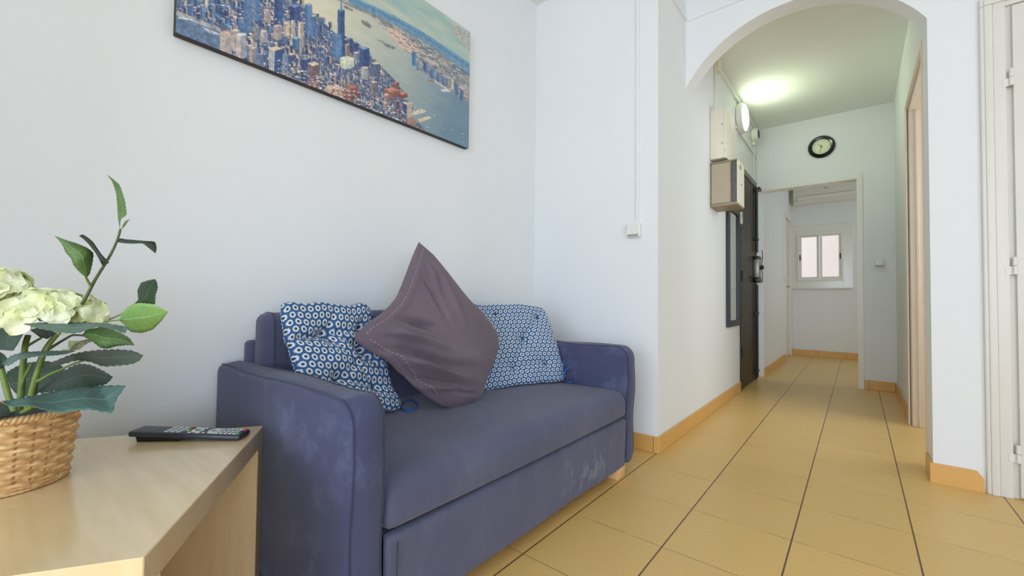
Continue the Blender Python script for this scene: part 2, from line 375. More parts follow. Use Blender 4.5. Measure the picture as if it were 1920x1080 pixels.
# ------------------------------------------------------------------ window of the back room
w = thing('window_1', (-.43, YF, WZ0), None, None, kind='structure')
w['label'] = 'white aluminium sliding window over the far wall of the back room'
m = MB(); Yw = YF-.012                              # glossy surround panel
m.box(-.80, WX0, Yw, YF, 1.035, 1.99, .002, 1); m.box(WX1, -.045, Yw, YF, 1.035, 1.99, .002, 1); m.box(WX0, WX1, Yw, YF, 1.035, WZ0, .002, 1); m.box(WX0, WX1, Yw, YF, WZ1, 1.99, .002, 1)
m.box(-.80, -.045, YF-.035, Yw+.001, 1.02, 1.04, .004, 2); m.build('surround_panel', plain('white_lacquer_panel', (226, 226, 218), .16, var=.01), w, 30)
m = MB(); f = .034
m.box(WX0, WX1, YF-.03, YF+.05, WZ0, WZ0+f, .003, 1); m.box(WX0, WX1, YF-.03, YF+.05, WZ1-f, WZ1, .003, 1); m.box(WX0, WX0+f*.7, YF-.03, YF+.05, WZ0+f, WZ1-f, .003, 1); m.box(WX1-f*.7, WX1, YF-.03, YF+.05, WZ0+f, WZ1-f, .003, 1)
m.build('window_frame', MGLOSSW, w, 30)
glass = NT('window_glass'); glass.col((1, 1, 1, 1)); glass.set(Roughness=0.0); glass.b.inputs['Transmission Weight'].default_value = 1; glass.b.inputs['IOR'].default_value = 1.05; glass = glass.m
for (a, b, y0) in ((-.690, -.440, YF+.012), (-.432, -.176, YF-.018)):
    m = MB(); z0, z1 = WZ0+f, WZ1-f; s = .03
    m.box(a, a+s, y0, y0+.022, z0, z1, .002, 1); m.box(b-s, b, y0, y0+.022, z0, z1, .002, 1); m.box(a+s, b-s, y0, y0+.022, z0, z0+s*.8, .002, 1); m.box(a+s, b-s, y0, y0+.022, z1-s*.8, z1, .002, 1)
    sash = m.build('sash', MGLOSSW, w, 30)
    g = MB(); g.box(a+s, b-s, y0+.010, y0+.014, z0+s*.8, z1-s*.8); ORG[sash] = ORG[w]; g.build('pane', glass, sash)
    hx = a+.004 if a < -.6 else b-.018
    h = MB(); h.box(hx, hx+.014, y0-.012, y0, 1.46, 1.545, .004, 2); h.build('latch', MBLK, sash, 30)
# facade across the light well seen through the panes
m = MB(); m.box(-2.6, 2.0, YF+1.3, YF+1.4, -.5, 5.0)
facade = wall_mat('pink_render', (240, 224, 214), .3); struct('wall_outside', m, facade)
# ------------------------------------------------------------------ entrance door (dark, left of the corridor)
d = thing('door_1', (XC, (DY0+DY1)/2, 0), None, None, kind='structure'); d['label'] = 'dark brown metal entrance door with black lock rods'
xf = XC+.004
m = MB(); m.box(XC-.05, xf, DY0+.03, DY1-.028, .012, DZ-.045, .003, 1); leaf = m.build('door_leaf', MDOOR, d, 30)
m = MB(); m.box(XC-.06, XC+.012, DY0, DY0+.026, 0, DZ-.04, .002, 1); m.box(XC-.06, XC+.012, DY1-.024, DY1, 0, DZ-.04, .002, 1); m.box(XC-.06, XC+.006, DY0+.026, DY1-.024, DZ-.045, DZ-.032, .001, 1); m.build('door_frame', MDFRM, d, 30)
m = MB(); m.box(XC-.06, XC+.014, DY0, DY1+.01, DZ-.035, DZ+.02, .003, 1); m.build('lintel', MHEAD, d, 30)
m = MB(); m.box(XC+.002, XC+.05, DY1-.04, DY1+.075, DZ-.062, DZ-.035, .003, 1); m.box(XC+.002, XC+.035, DY1-.13, DY1-.02, DZ-.085, DZ-.055, .003, 1); m.build('top_bracket', MDFRM, d, 30)
for dy in (.105, .052):
    m = MB(); m.tube([(xf+.022, DY1-dy, .03), (xf+.022, DY1-dy, 1.0)], .0085, 10); m.tube([(xf+.022, DY1-dy, 1.34), (xf+.022, DY1-dy, DZ-.06)], .0085, 10); m.build('lock_rod', MDGREY if dy < .1 else MDFRM, d, 40)
for z in (.10, .70, 1.48):
    m = MB(); m.box(xf, xf+.036, DY1-.125, DY1-.035, z-.012, z+.012, .003, 1); m.build('rod_guide', MDFRM, d, 30)
m = MB(); m.box(xf, xf+.05, DY1-.145, DY1-.012, 1.06, 1.30, .006, 2); lock = m.build('lock_case', MSILV, d, 30)
m = MB(); m.box(xf, xf+.056, DY1-.15, DY1-.008, 1.02, 1.075, .005, 2); m.box(xf, xf+.054, DY1-.15, DY1-.008, 1.262, 1.292, .005, 2); m.build('case_cover', MBLK, lock, 30)
m = MB(); m.lathe([(0.004, 0), (.022, 0), (.024, .012), (.018, .03), (.006, .036)], (xf+.05, DY1-.06, 1.18), 'x', 20); m.build('lock_knob', MBLK, lock, 40)
ch = []
for i in range(34):
    t = i/33; ch.append((xf+.058+.004*math.sin(t*9), DY1-.012+.014*math.sin(t*PI), 1.37-.34*t))
m = MB(); m.tube(ch, [.002+.003*(i % 2) for i in range(34)], 6); m.build('security_chain', MDFRM, lock, 60)
m = MB(); m.lathe([(.004, 0), (.011, 0), (.011, .006), (.003, .009)], (xf, 4.78, 1.07), 'x', 16); m.build('peephole', MDFRM, d, 40)
for z in (.35, 1.06, 1.75):
    m = MB(); m.tube([(XC+.016, DY0+.028, z-.05), (XC+.016, DY0+.028, z+.05)], .008, 10); m.build('hinge', MDFRM, d, 40)
# ------------------------------------------------------------------ right foreground door
d = thing('door_2', (DX0, YA, 0), None, None, kind='structure'); d['label'] = 'white painted door with knuckle hinges at the right edge'
Yc = YA-.010
m = MB(); m.box(.431, .464, Yc-.008, YA, 0, 2.145, .006, 3); m.box(.444, .470, Yc-.014, YA, 0, 2.145, .005, 2); m.box(.431, 1.42, Yc-.008, YA, 2.145, 2.185, .006, 3); m.box(.444, 1.41, Yc-.016, YA, 2.145, 2.172, .005, 2); m.build('casing', MTRIMW, d, 40)
m = MB(); m.box(.4705, .508, YA-.016, YA+.11, 0, 2.15, .003, 2); m.box(.508, 1.40, YA-.012, YA+.11, 2.125, 2.15, .003, 2); m.box(.508, .514, YA+.018, YA+.11, 0, 2.125, .002, 1); m.build('jamb', MTRIMW, d, 40)
m = MB(); m.box(.527, 1.37, YA-.014, YA+.024, .008, 2.118, .004, 2)
leaf = m.build('door_leaf', MTRIMW, d, 40)
m = MB()
for z0, z1 in ((.25, .95), (1.15, 1.92)): m.box(.66, 1.24, YA-.022, YA-.012, z0, z1, .012, 2)
m.build('door_panel', MTRIMW, leaf, 40); ORG[leaf] = ORG[d]
m = MB(); m.box(.512, .5275, YA+.008, YA+.03, 0, 2.125); m.build('rebate', MTRIMW, d)
for z in (.19, .985, 1.80):
    m = MB(); m.tube([(.5215, YA-.020, z-.034), (.5215, YA-.020, z+.002)], .0082, 14); m.tube([(.5215, YA-.020, z+.004), (.5215, YA-.020, z+.040)], .0075, 14); m.box(.495, .520, YA-.018, YA-.0155, z-.034, z+.0); m.build('hinge', MTRIMW, d, 50)
# ------------------------------------------------------------------ back room door (white, with brass handle) in its left wall
d = thing('door_3', (XB, 7.45, 0), None, None, kind='structure'); d['label'] = 'white back room door with a brass lever handle'
m = MB(); m.box(XB-.06, XB-.022, 7.155, YF-.05, .006, 2.06, .003, 1); leaf = m.build('door_leaf', MTRIMW, d, 30)
m = MB(); m.box(XB-.09, XB+.012, 7.12, 7.155, 0, 2.10, .003, 1); m.box(XB-.09, XB+.012, YF-.05, YF-.013, 0, 2.10, .003, 1); m.box(XB-.09, XB+.010, 7.155, YF-.05, 2.06, 2.10, .003, 1); m.build('door_frame', MGLOSSW, d, 30)
m = MB(); m.box(XB-.022, XB-.016, 7.185, 7.225, .87, 1.12, .003, 2); m.tube([(XB-.018, 7.205, 1.04), (XB+.03, 7.205, 1.04), (XB+.036, 7.23, 1.04), (XB+.034, 7.32, 1.035)], .008, 10); ORG[leaf] = ORG[d]; m.build('door_handle', MBRASS, leaf, 40)
# ------------------------------------------------------------------ doorway in the corridor's right wall
d = thing('door_4', (XR, (RY0+RY1)/2, 0), None, None, kind='structure'); d['label'] = 'cream painted doorway frame in the corridor right wall'
for y0, y1, s in ((RY0-.065, RY0+.004, 0), (RY1-.004, RY1+.065, 1)):
    m = MB(); m.box(XR-.012, XR, y0, y1, 0, RZ, .004, 2); m.box(XR-.018, XR, y0+.018*(1-s), y1-.018*s-.028*(1-s)-.0, 0, RZ+.004, .003, 1); m.build('casing', MTRIMP, d, 40)
m = MB(); m.box(XR-.012, XR, RY0-.065, RY1+.065, RZ, RZ+.05, .004, 2); m.box(XR-.018, XR, RY0-.04, RY1+.04, RZ+.004, RZ+.03, .003, 1); m.build('casing', MTRIMP, d, 40)
for y0, y1 in ((RY0, RY0+.02), (RY1-.02, RY1)):
    m = MB(); m.box(XR+.001, XR+.115, y0, y1, 0, RZ, .002, 1); jb = m.build('jamb', MTRIMP, d, 40); ORG[jb] = ORG[d]
m = MB(); m.box(XR+.03, XR+.045, RY1-.032, RY1-.02, 0, RZ-.02, .002, 1); m.build('door_stop', MTRIMP, jb, 40)
m = MB(); m.lathe([(.003, 0), (.0105, 0), (.0105, -.002), (.003, -.002)], (XR+.073, RY1-.0205, 1.185), 'y', 14); m.build('strike_hole', plain('rusty_hole', (104, 54, 36), .7), jb, 40)
m = MB(); m.box(XR+.001, XR+.115, RY0+.02, RY1-.02, RZ-.02, RZ, .002, 1); m.build('jamb', MTRIMP, d, 40)
# ------------------------------------------------------------------ corridor fittings
G = 'white electrical boxes and trunking in the corridor'
t = thing('fuse_box', (XC, 3.48, 1.87), 'tall white metal fuse box high on the corridor wall above the beige meter box', 'box')
m = MB(); m.box(XC, XC+.097, 3.34, 3.62, 1.872, 2.246, .005, 2); bd = m.build('body', MCRM, t, 30)
m = MB(); m.box(XC+.096, XC+.108, 3.336, 3.624, 1.925, 2.25, .004, 2); cv = m.build('door', MCRM, t, 30); ORG[cv] = ORG[t]
m = MB(); m.box(XC+.096, XC+.112, 3.336, 3.624, 1.868, 1.922, .004, 2); m.build('lower_cover', MCRM, t, 30)
for z in (1.98, 2.12): 
    m = MB(); m.lathe([(.001, 0), (.005, 0), (.005, -.002), (.001, -.003)], (XC+.085, 3.3395, z), 'y', 10); m.build('screw', MMET, t, 40)
t = thing('meter_box', (XC, 3.45, 1.52), 'beige metal meter box with rusty open edges below the white fuse box', 'box')
m = MB(); m.box(XC+.006, XC+.137, 3.345, 3.56, 1.540, 1.836, .003, 1); m.build('body', MBEI, t, 30)
m = MB(); m.box(XC+.137, XC+.178, 3.352, 3.56, 1.536, 1.838, .003, 1); m.build('door_rim', plain('blue_grey_worn_metal', (92, 92, 92), .4, .3, var=.25, scale=30), t, 30)
m = MB(); m.box(XC+.178, XC+.186, 3.346, 3.562, 1.528, 1.844, .002, 1); cv = m.build('front_cover', MCRM, t, 30); ORG[cv] = ORG[t]
m = MB(); m.lathe([(.001, 0), (.018, 0), (.018, .004), (.001, .006)], (XC+.186, 3.42, 1.80), 'x', 16); m.build('lock', MMET, cv, 40)
m = MB(); m.lathe([(.001, 0), (.006, 0), (.006, .004), (.001, .005)], (XC+.186, 3.45, 1.68), 'x', 12); m.build('screw', MMET, cv, 40)
m = MB(); m.box(XC-.001, XC+.182, 3.340, 3.565, 1.518, 1.540, .004, 1); m.box(XC+.134, XC+.141, 3.342, 3.350, 1.540, 1.836); m.box(XC+.004, XC+.182, 3.340, 3.565, 1.836, 1.848, .003, 1); m.build('edge_strip', MMET, t, 30)
t = thing('wall_mirror', (XC, 4.03, .61), 'narrow tall mirror in a black frame hanging beside the entrance door', 'mirror')
y0, y1, z0, z1 = 3.822, 4.255, .608, 1.64; fw = .05
m = MB(); X1 = XC+.026
m.box(XC-.001, X1, y0, y0+fw, z0, z1, .003, 1); m.box(XC-.001, X1, y1-fw, y1, z0, z1, .003, 1); m.box(XC-.001, X1, y0+fw, y1-fw, z0, z0+fw, .003, 1); m.box(XC-.001, X1, y0+fw, y1-fw, z1-fw, z1, .003, 1)
m.build('frame', MFRAMEB, t, 30)
m = MB(); m.box(XC+.002, XC+.012, y0+fw-.002, y1-fw+.002, z0+fw-.002, z1-fw+.002); m.build('mirror_glass', MMIRR, t)
t = thing('door_buzzer', (XC, 4.305, 1.56), 'small white intercom box on the wall between the mirror and the entrance door', 'intercom')
m = MB(); m.box(XC-.001, XC+.032, 4.272, 4.338, 1.53, 1.64, .006, 2); bz = m.build('body', MPLW, t, 30)
m = MB(); m.box(XC+.032, XC+.036, 4.285, 4.325, 1.585, 1.625, .002, 1); m.build('button', MPLG, t, 30)
t = thing('wall_lamp', (XC, 4.42, 2.52), 'round white wall lamp glowing on the corridor wall', 'lamp')
LC = (XC, 4.325, 2.515)
m = MB(); m.lathe([(.115, 0), (.138, .004), (.140, .030), (.130, .048), (.117, .052)], LC, 'x', 48, caps=False); m.build('base_ring', MPLW, t, 50)
m = MB(); m.lathe([(.118, .048), (.114, .058), (.09, .070), (.05, .076), (.004, .078)], LC, 'x', 48); m.build('diffuser', emit('lamp_diffuser_glow', (238, 255, 218), LAMP_E), t, 60)
for k in range(4):
    m = MB(); a = PI+.55+.16*k; c = (XC+.03, LC[1]+.139*math.cos(a+.6), LC[2]+.139*math.sin(a+.6)*-1)
    m.lathe([(.001, -.003), (.006, -.003), (.006, .003), (.001, .003)], c, 'y', 10); m.build('vent_hole', MPLG, t, 40)
t = thing('alarm_siren', (XC, 5.03, 2.56), 'small white round alarm sounder with a dark face at the corridor corner', 'alarm')
SCN = (XC, 4.96, 2.555)
m = MB(); m.lathe([(.056, 0), (.066, .004), (.068, .040), (.056, .060), (.045, .062)], SCN, 'x', 32); m.build('body', MPLW, t, 50)
m = MB(); m.lathe([(.046, .061), (.04, .067), (.018, .071), (.002, .072)], SCN, 'x', 32, .0+1, 1); m.build('dark_grille', MDGREY, t, 50)
m = MB(); m.box(XC, XC+.03, 4.96, 5.02, 2.455, 2.49, .004, 2); m.build('terminal_box', MPLW, t, 30)
for (nm, lab, seg, r) in (('cable_trunking', 'white cable trunking running high along the corridor wall to the lamp', [(3.50, 2.655), (5.20, 2.668)], .016),
                         ('cable_trunking', 'short white cable trunking sloping below the corridor lamp', [(4.19, 2.395), (5.20, 2.378)], .011)):
    (ya, za), (yb, zb) = seg; m = MB()
    m.add([(XC, ya, za-r), (XC, ya, za+r), (XC+r*1.2, ya, za+r), (XC+r*1.2, ya, za-r), (XC, yb, zb-r), (XC, yb, zb+r), (XC+r*1.2, yb, zb+r), (XC+r*1.2, yb, zb-r)], [(0, 1, 2, 3), (4, 7, 6, 5), (1, 5, 6, 2), (2, 6, 7, 3), (3, 7, 4, 0), (0, 4, 5, 1)])
    tag(m.build(nm, MPLW, None, None, (XC, ya, za)), lab, 'trunking', 'white cable trunking on the corridor wall')
m = MB(); m.box(XC, XC+.014, 3.445, 3.475, 2.247, 2.64, .003, 1); m.box(XC, XC+.035, 3.455, 3.54, 2.60, 2.70, .004, 1)
tag(m.build('cable_trunking', MCRM, None, 30, (XC, 3.46, 2.25)), 'vertical white cable trunking rising from the fuse box', 'trunking', 'white cable trunking on the corridor wall')
m = MB(); m.tube([(XC+.007, 5.01, 2.46), (XC+.007, 5.01, 2.11)], .006, 8)
tag(m.build('alarm_cable', MPLW, None, 60, (XC, 5.02, 2.11)), 'thin white cable hanging from the alarm sounder to the entrance door', 'cable')
# clock on the end wall
CX, CZ, CR = -.270, 2.397, .113
t = thing('wall_clock', (CX, YE, CZ-CR), 'round black rimmed wall clock with a cream dial above the inner doorway', 'clock')
m = MB(); cy = YE-.001
m.lathe([(.02, 0), (CR-.006, 0), (CR, -.008), (CR-.004, -.022), (CR-.02, -.034), (CR-.034, -.030), (CR-.038, -.016), (CR-.040, -.004)], (CX, cy, CZ), 'y', 64, caps=False); m.build('rim', plain('glossy_black_rim', (12, 12, 13), .18, var=.02), t, 50)
m = MB(); m.lathe([(.001, -.0155), (.077, -.0155), (.077, -.010), (.001, -.010)], (CX, cy, CZ), 'y', 48); dial = m.build('dial', plain('cream_dial', (226, 228, 196), .5, var=.01), t, 30); ORG[dial] = ORG[t]
def txt(name, s, size, c, mat, parent, rot=0):
    cu = bpy.data.curves.new(name, 'FONT'); cu.body = s; cu.size = size; cu.align_x = 'CENTER'; cu.align_y = 'CENTER'; cu.extrude = .0004
    o = bpy.data.objects.new(name, cu); COL.objects.link(o); dg = bpy.context.evaluated_depsgraph_get()
    me = bpy.data.meshes.new_from_object(o.evaluated_get(dg)); bpy.data.objects.remove(o)
    Mx = Matrix.Translation(Vector(c)) @ Matrix.Rotation(PI/2, 4, 'X')
    mb = MB(); mb.add([(Mx @ v.co)[:] for v in me.vertices], [tuple(p.vertices) for p in me.polygons]); bpy.data.meshes.remove(me)
    return mb.build(name, mat, parent)
MDIGIT = plain('faded_olive_print', (120, 122, 96), .6)
for h in range(1, 13):
    a = PI/2-h*PI/6; txt('numeral', str(h), .019, (CX+.061*math.cos(a), cy-.0163, CZ+.061*math.sin(a)), MDIGIT, dial)
def hand(name, ang, L, w):
    m = MB(); dx, dz = math.cos(ang), math.sin(ang); px_, pz = -dz*w, dx*w; y0_, y1_ = cy-.0185, cy-.0172
    P = [(CX-dx*.012+px_, CZ-dz*.012+pz), (CX-dx*.012-px_, CZ-dz*.012-pz), (CX+dx*L-px_*.5, CZ+dz*L-pz*.5), (CX+dx*L+px_*.5, CZ+dz*L+pz*.5)]
    m.prism(P, 'y', y0_, y1_); return m.build(name, MBLK, t)
hand('hour_hand', PI/2-(10.53)*PI/6, .040, .0026); hand('minute_hand', PI/2-32*PI/30, .060, .0020)
m = MB(); m.lathe([(.0005, -.021), (.005, -.021), (.005, -.015), (.0005, -.015)], (CX, cy, CZ), 'y', 16); m.build('hub', MBLK, t, 40)
# switches
def switch(loc, w, h, label, mw=MPLW):
    x, y, z = loc; t = thing('light_switch', loc, label, 'switch', 'white wall switches')
    m = MB(); m.box(x-w/2, x+w/2, y-.030, y, z-h/2, z+h/2, .008, 3); m.build('back_box', mw, t, 40)
    m = MB(); m.add([(x-w*.40, y-.030, z-h*.32), (x+w*.40, y-.030, z-h*.32), (x+w*.40, y-.030, z+h*.40), (x-w*.40, y-.030, z+h*.40), (x-w*.40, y-.045, z-h*.32), (x+w*.40, y-.045, z-h*.32), (x+w*.40, y-.034, z+h*.40), (x-w*.40, y-.034, z+h*.40)],
        [(0, 1, 2, 3), (4, 7, 6, 5), (0, 4, 5, 1), (1, 5, 6, 2), (2, 6, 7, 3), (3, 7, 4, 0)]); m.build('rocker', mw, t)
    m = MB(); m.box(x-w*.40, x+w*.40, y-.034, y-.030, z-h*.43, z-h*.36, .001, 1); m.build('lower_strip', MPLG if w > .06 else mw, t)
    return t
switch((-.9705, YS, 1.2165), .078, .080, 'white surface light switch at the foot of the conduit above the sofa')
switch((.1635, YE, 1.196), .068, .068, 'white light switch on the end wall to the right of the inner doorway')
t = thing('light_switch', (XB, 7.08, 1.15), 'small white switch beside the back room door with the brass handle', 'switch', 'white wall switches')
m = MB(); m.box(XB, XB+.03, 7.03, 7.10, 1.13, 1.20, .006, 2); m.build('back_box', MPLW, t, 40)
m = MB(); m.box(XB+.03, XB+.036, 7.04, 7.09, 1.14, 1.19, .002, 1); m.build('rocker', MPLW, t, 40)
m = MB(); m.box(-.9655, -.947, YS-.012, YS, 1.257, ZC, .004, 2)
tag(m.build('conduit', MW, None, 40, (-.956, YS, 1.257)), 'white painted conduit running up the wall from the switch above the sofa', 'conduit')
# air conditioner
t = thing('air_conditioner', (-.33, YF, 2.31), 'white wall air conditioner above the window in the back room', 'air conditioner')
prof = [(YF, 2.30), (YF-.12, 2.305), (YF-.19, 2.36), (YF-.20, 2.45), (YF-.19, 2.575), (YF-.16, 2.605), (YF, 2.605)]
m = MB(); m.prism([(y, z) for y, z in prof], 'x', -.742, .07); m.build('casing', MPLW, t, 20)
m = MB(); m.prism([(YF-.128, 2.320), (YF-.184, 2.362), (YF-.203, 2.402), (YF-.206, 2.404), (YF-.192, 2.357), (YF-.133, 2.313)], 'x', -.69, .02); m.build('louvre', MPLW, t, 20)
m = MB(); m.prism([(YF-.2002, 2.403), (YF-.2014, 2.403), (YF-.2014, 2.409), (YF-.2002, 2.409)], 'x', -.69, .02); m.box(-.694, -.690, YF-.203, YF-.19, 2.325, 2.41); m.build('louvre_gap', MPLG, t)
m = MB(); m.lathe([(.001, 0), (.02, 0), (.019, -.002), (.001, -.002)], (-.345, YF-.1985, 2.495), 'y', 20, 1.0, .4); m.build('badge', MPLG, t, 40)
m = MB(); m.box(XB-.001, XB+.06, YF-.05, YF, 2.25, 2.66, .004, 1)
tag(m.build('pipe_cover', MCRM, None, 30, (XB, YF, 2.25)), 'beige pipe cover in the corner beside the air conditioner', 'pipe cover')
# ------------------------------------------------------------------ side table
ZT = .47
br = np.array([-1.262, .475]); fr = np.array([-.749, .137]); d1 = (br-fr)/np.linalg.norm(br-fr); d2 = np.array([-d1[1], d1[0]]); d2 = d2 if d2[1] < 0 else -d2
L1 = np.linalg.norm(br-fr); L2 = .60
t = thing('side_table', (*(fr+d1*L1/2+d2*L2/2), 0), 'light birch side table with panel legs beside the navy sofa', 'table')
def tb(m, a0, a1, b0, b1, z0, z1, bev=.0015):      # a along the right edge from its near corner, b leftwards
    mm = MB(); mm.box(a0, a1, b0, b1, z0, z1, bev, 1); v = mm.v[0]
    w = np.c_[fr[0]+d1[0]*v[:, 0]+d2[0]*v[:, 1], fr[1]+d1[1]*v[:, 0]+d2[1]*v[:, 1], v[:, 2]]; m.add(w, mm.f)
m = MB(); tb(m, 0, L1, 0, L2, ZT-.05, ZT); m.build('tabletop', MBIRCH, t, 30)
m = MB(); tb(m, L1-.05, L1, 0, L2, .004, ZT-.05); m.build('panel_leg', MBIRCH, t, 30)
m = MB(); tb(m, 0, .05, 0, L2, .004, ZT-.05); m.build('panel_leg', MBIRCH, t, 30)  # unseen near panel, kept to block light from the far panel's inner face
for a in (.025, L1-.025):
    for b in (.025, L2-.025):
        m = MB(); tb(m, a-.015, a+.015, b-.02, b+.02, 0, .0045, 0); m.build('glide', MDGREY, t, 30)
# ------------------------------------------------------------------ remote control
fl = np.array([-1.359, .210]); frr = np.array([-1.170, .386]); e1 = frr-fl; LR = float(np.linalg.norm(e1)); e1 /= LR; e2 = np.array([-e1[1], e1[0]]); WR = .052
t = thing('remote_control', (*(fl+e1*LR/2+e2*WR/2), ZT), 'black remote control with pale keys lying on the birch table', 'remote control')
TIL = math.radians(-2.6); TH = .0135
def rm(mb):
    v = np.concatenate(mb.v); s, w, z = v[:, 0], v[:, 1], v[:, 2]
    sx = s*math.cos(TIL)-z*math.sin(TIL); sz = s*math.sin(TIL)+z*math.cos(TIL)
    mb.v = [np.c_[fl[0]+e1[0]*sx+e2[0]*w, fl[1]+e1[1]*sx+e2[1]*w, ZT+.0125+sz]]; return mb
m = MB(); m.box(0, LR, 0, WR, 0, TH, .0045, 3); body = rm(m).build('body', MREM, t, 40); ORG[body] = ORG[t]
m = MB(); m.prism([(.016, .0005), (.020, -.0115), (.026, -.0130), (.100, -.0098), (.118, -.006), (.128, .0005)], 'y', .004, WR-.004); rm(m).build('battery_bulge', MREM2, t, 30)
def key(s, w, ls, lw, mat, h=.0016, name='button'):
    m = MB(); m.box(s-ls/2, s+ls/2, w-lw/2, w+lw/2, TH-.0005, TH+h, .0012, 2); return rm(m).build(name, mat, body, 40)
for i, s in enumerate((.082, .096, .110)):
    for w in (.010, .0207, .0314, .042): key(s, w, .0095, .0075, MKEY)
for w, c in ((.010, MKB), (.0207, MKY), (.0314, MKG), (.042, MKDR)): key(.1235, w, .0085, .0075, c, .0022)
m = MB(); m.lathe([(.013, TH-.0005), (.013, TH+.0018), (.0065, TH+.0018), (.0065, TH-.0005)], (.146, WR/2, 0), 'z', 24, 1, 1.25); rm(m).build('ring_button', MKEY, body, 40)
key(.146, WR/2, .008, .009, MREM, .0014)
for s in (.136, .156):
    for w in (.009, .043): key(s, w, .008, .007, MKEY)
key(.168, .010, .006, .006, MKEY)
m = MB(); m.lathe([(.012, TH-.0005), (.012, TH+.0018), (.0055, TH+.0018), (.0055, TH-.0005)], (.184, WR/2, 0), 'z', 24, 1, 1.35); rm(m).build('ring_button', MKEY, body, 40)
for w in (.010, .042): key(.186, w, .017, .006, MKEY)
for s in (.200, .2105, .221, .2315, .242):
    for w in (.011, .026, .041): key(s-.001, w, .0075, .0095, MKEY)
key(LR-.0085, .0105, .008, .009, MKG, .0022); key(LR-.0085, .041, .008, .009, MKR, .0022)
m = MB()
for k in range(9): m.box(.043, .0456, .010+k*.0037, .0126+k*.0037, TH-.0002, TH+.0003)
rm(m).build('faded_print', plain('faded_grey_print', (132, 136, 142), .5), body)
m = MB(); m.box(LR-.001, LR+.0008, .014, .038, .003, .0105, .0006, 1); rm(m).build('infrared_window', plain('dark_red_window', (70, 22, 20), .2), body, 30)
# ------------------------------------------------------------------ sofa
SX0, SXF = -1.655, -.842; AY0, AY1 = .488, 1.992; AW = .098; AZ0, AZ1 = .052, .602
sofa = thing('sofa', (-1.25, 1.24, 0), 'navy grey two seater fabric sofa with block feet against the white wall', 'sofa')
def soft_box(x0, x1, y0, y1, z0, z1, r, seg=5, puff=0.0):
    b = bmesh.new(); bmesh.ops.create_cube(b, size=1)
    for v in b.verts: v.co = ((x0+x1)/2+v.co.x*(x1-x0), (y0+y1)/2+v.co.y*(y1-y0), (z0+z1)/2+v.co.z*(z1-z0))
    bmesh.ops.bevel(b, geom=b.edges[:], offset=r, segments=seg, profile=.5, affect='EDGES')
    return b
def rounded_profile(pts, n=8):
    """closed 2-D polygon with per-corner radius [(a,b,r)...]"""
    out = []; N = len(pts)
    for i in range(N):
        p = np.array(pts[i][:2]); r = pts[i][2]; a = np.array(pts[i-1][:2]); b = np.array(pts[(i+1) % N][:2])
        if r <= 0: out.append(p); continue
        da = (a-p)/np.linalg.norm(a-p); db = (b-p)/np.linalg.norm(b-p); th = math.acos(np.clip(np.dot(da, db), -1, 1)); L = r/math.tan(th/2)
        p0, p1 = p+da*L, p+db*L; c = p+(da+db)/np.linalg.norm(da+db)*r/math.sin(th/2)
        a0 = math.atan2(*(p0-c)[::-1]); a1 = math.atan2(*(p1-c)[::-1]); dl = (a1-a0+PI) % (2*PI)-PI
        for k in range(n+1): out.append(c+r*np.array([math.cos(a0+dl*k/n), math.sin(a0+dl*k/n)]))
    return np.array(out)
def inset(poly, d):
    """move every point of a closed polygon inwards by d"""
    P = np.asarray(poly); nx = np.roll(P, -1, 0)-np.roll(P, 1, 0); nx /= np.linalg.norm(nx, axis=1)[:, None]+1e-9
    area = .5*np.sum(P[:, 0]*np.roll(P[:, 1], -1)-np.roll(P[:, 0], -1)*P[:, 1]); nr = np.c_[-nx[:, 1], nx[:, 0]]*(1 if area > 0 else -1)
    return P+nr*d
def loft_y(poly, stations):
    """loft an XZ polygon along y: stations = [(y, inset)]"""
    m = MB(); n = len(poly); V = []
    for y, d in stations:
        Q = inset(poly, d) if d else poly; V += [(q[0], y, q[1]) for q in Q]
    F = [(i*n+k, i*n+(k+1) % n, (i+1)*n+(k+1) % n, (i+1)*n+k) for i in range(len(stations)-1) for k in range(n)]
    F += [tuple(range(n))[::-1], tuple(range((len(stations)-1)*n, len(stations)*n))]; m.add(V, F); return m
def dense(poly, step=.02):
    P = np.asarray(poly); out = []
    for i in range(len(P)):
        a, b = P[i], P[(i+1) % len(P)]; k = max(1, int(np.linalg.norm(b-a)/step))
        for j in range(k): out.append(a+(b-a)*j/k)
    return np.array(out)
armp = dense(rounded_profile([(SX0, AZ0, .01), (SXF-.012, AZ0, .008), (SXF, AZ1-.006, .058), (SX0+.006, AZ1-.006, .03)], 9))
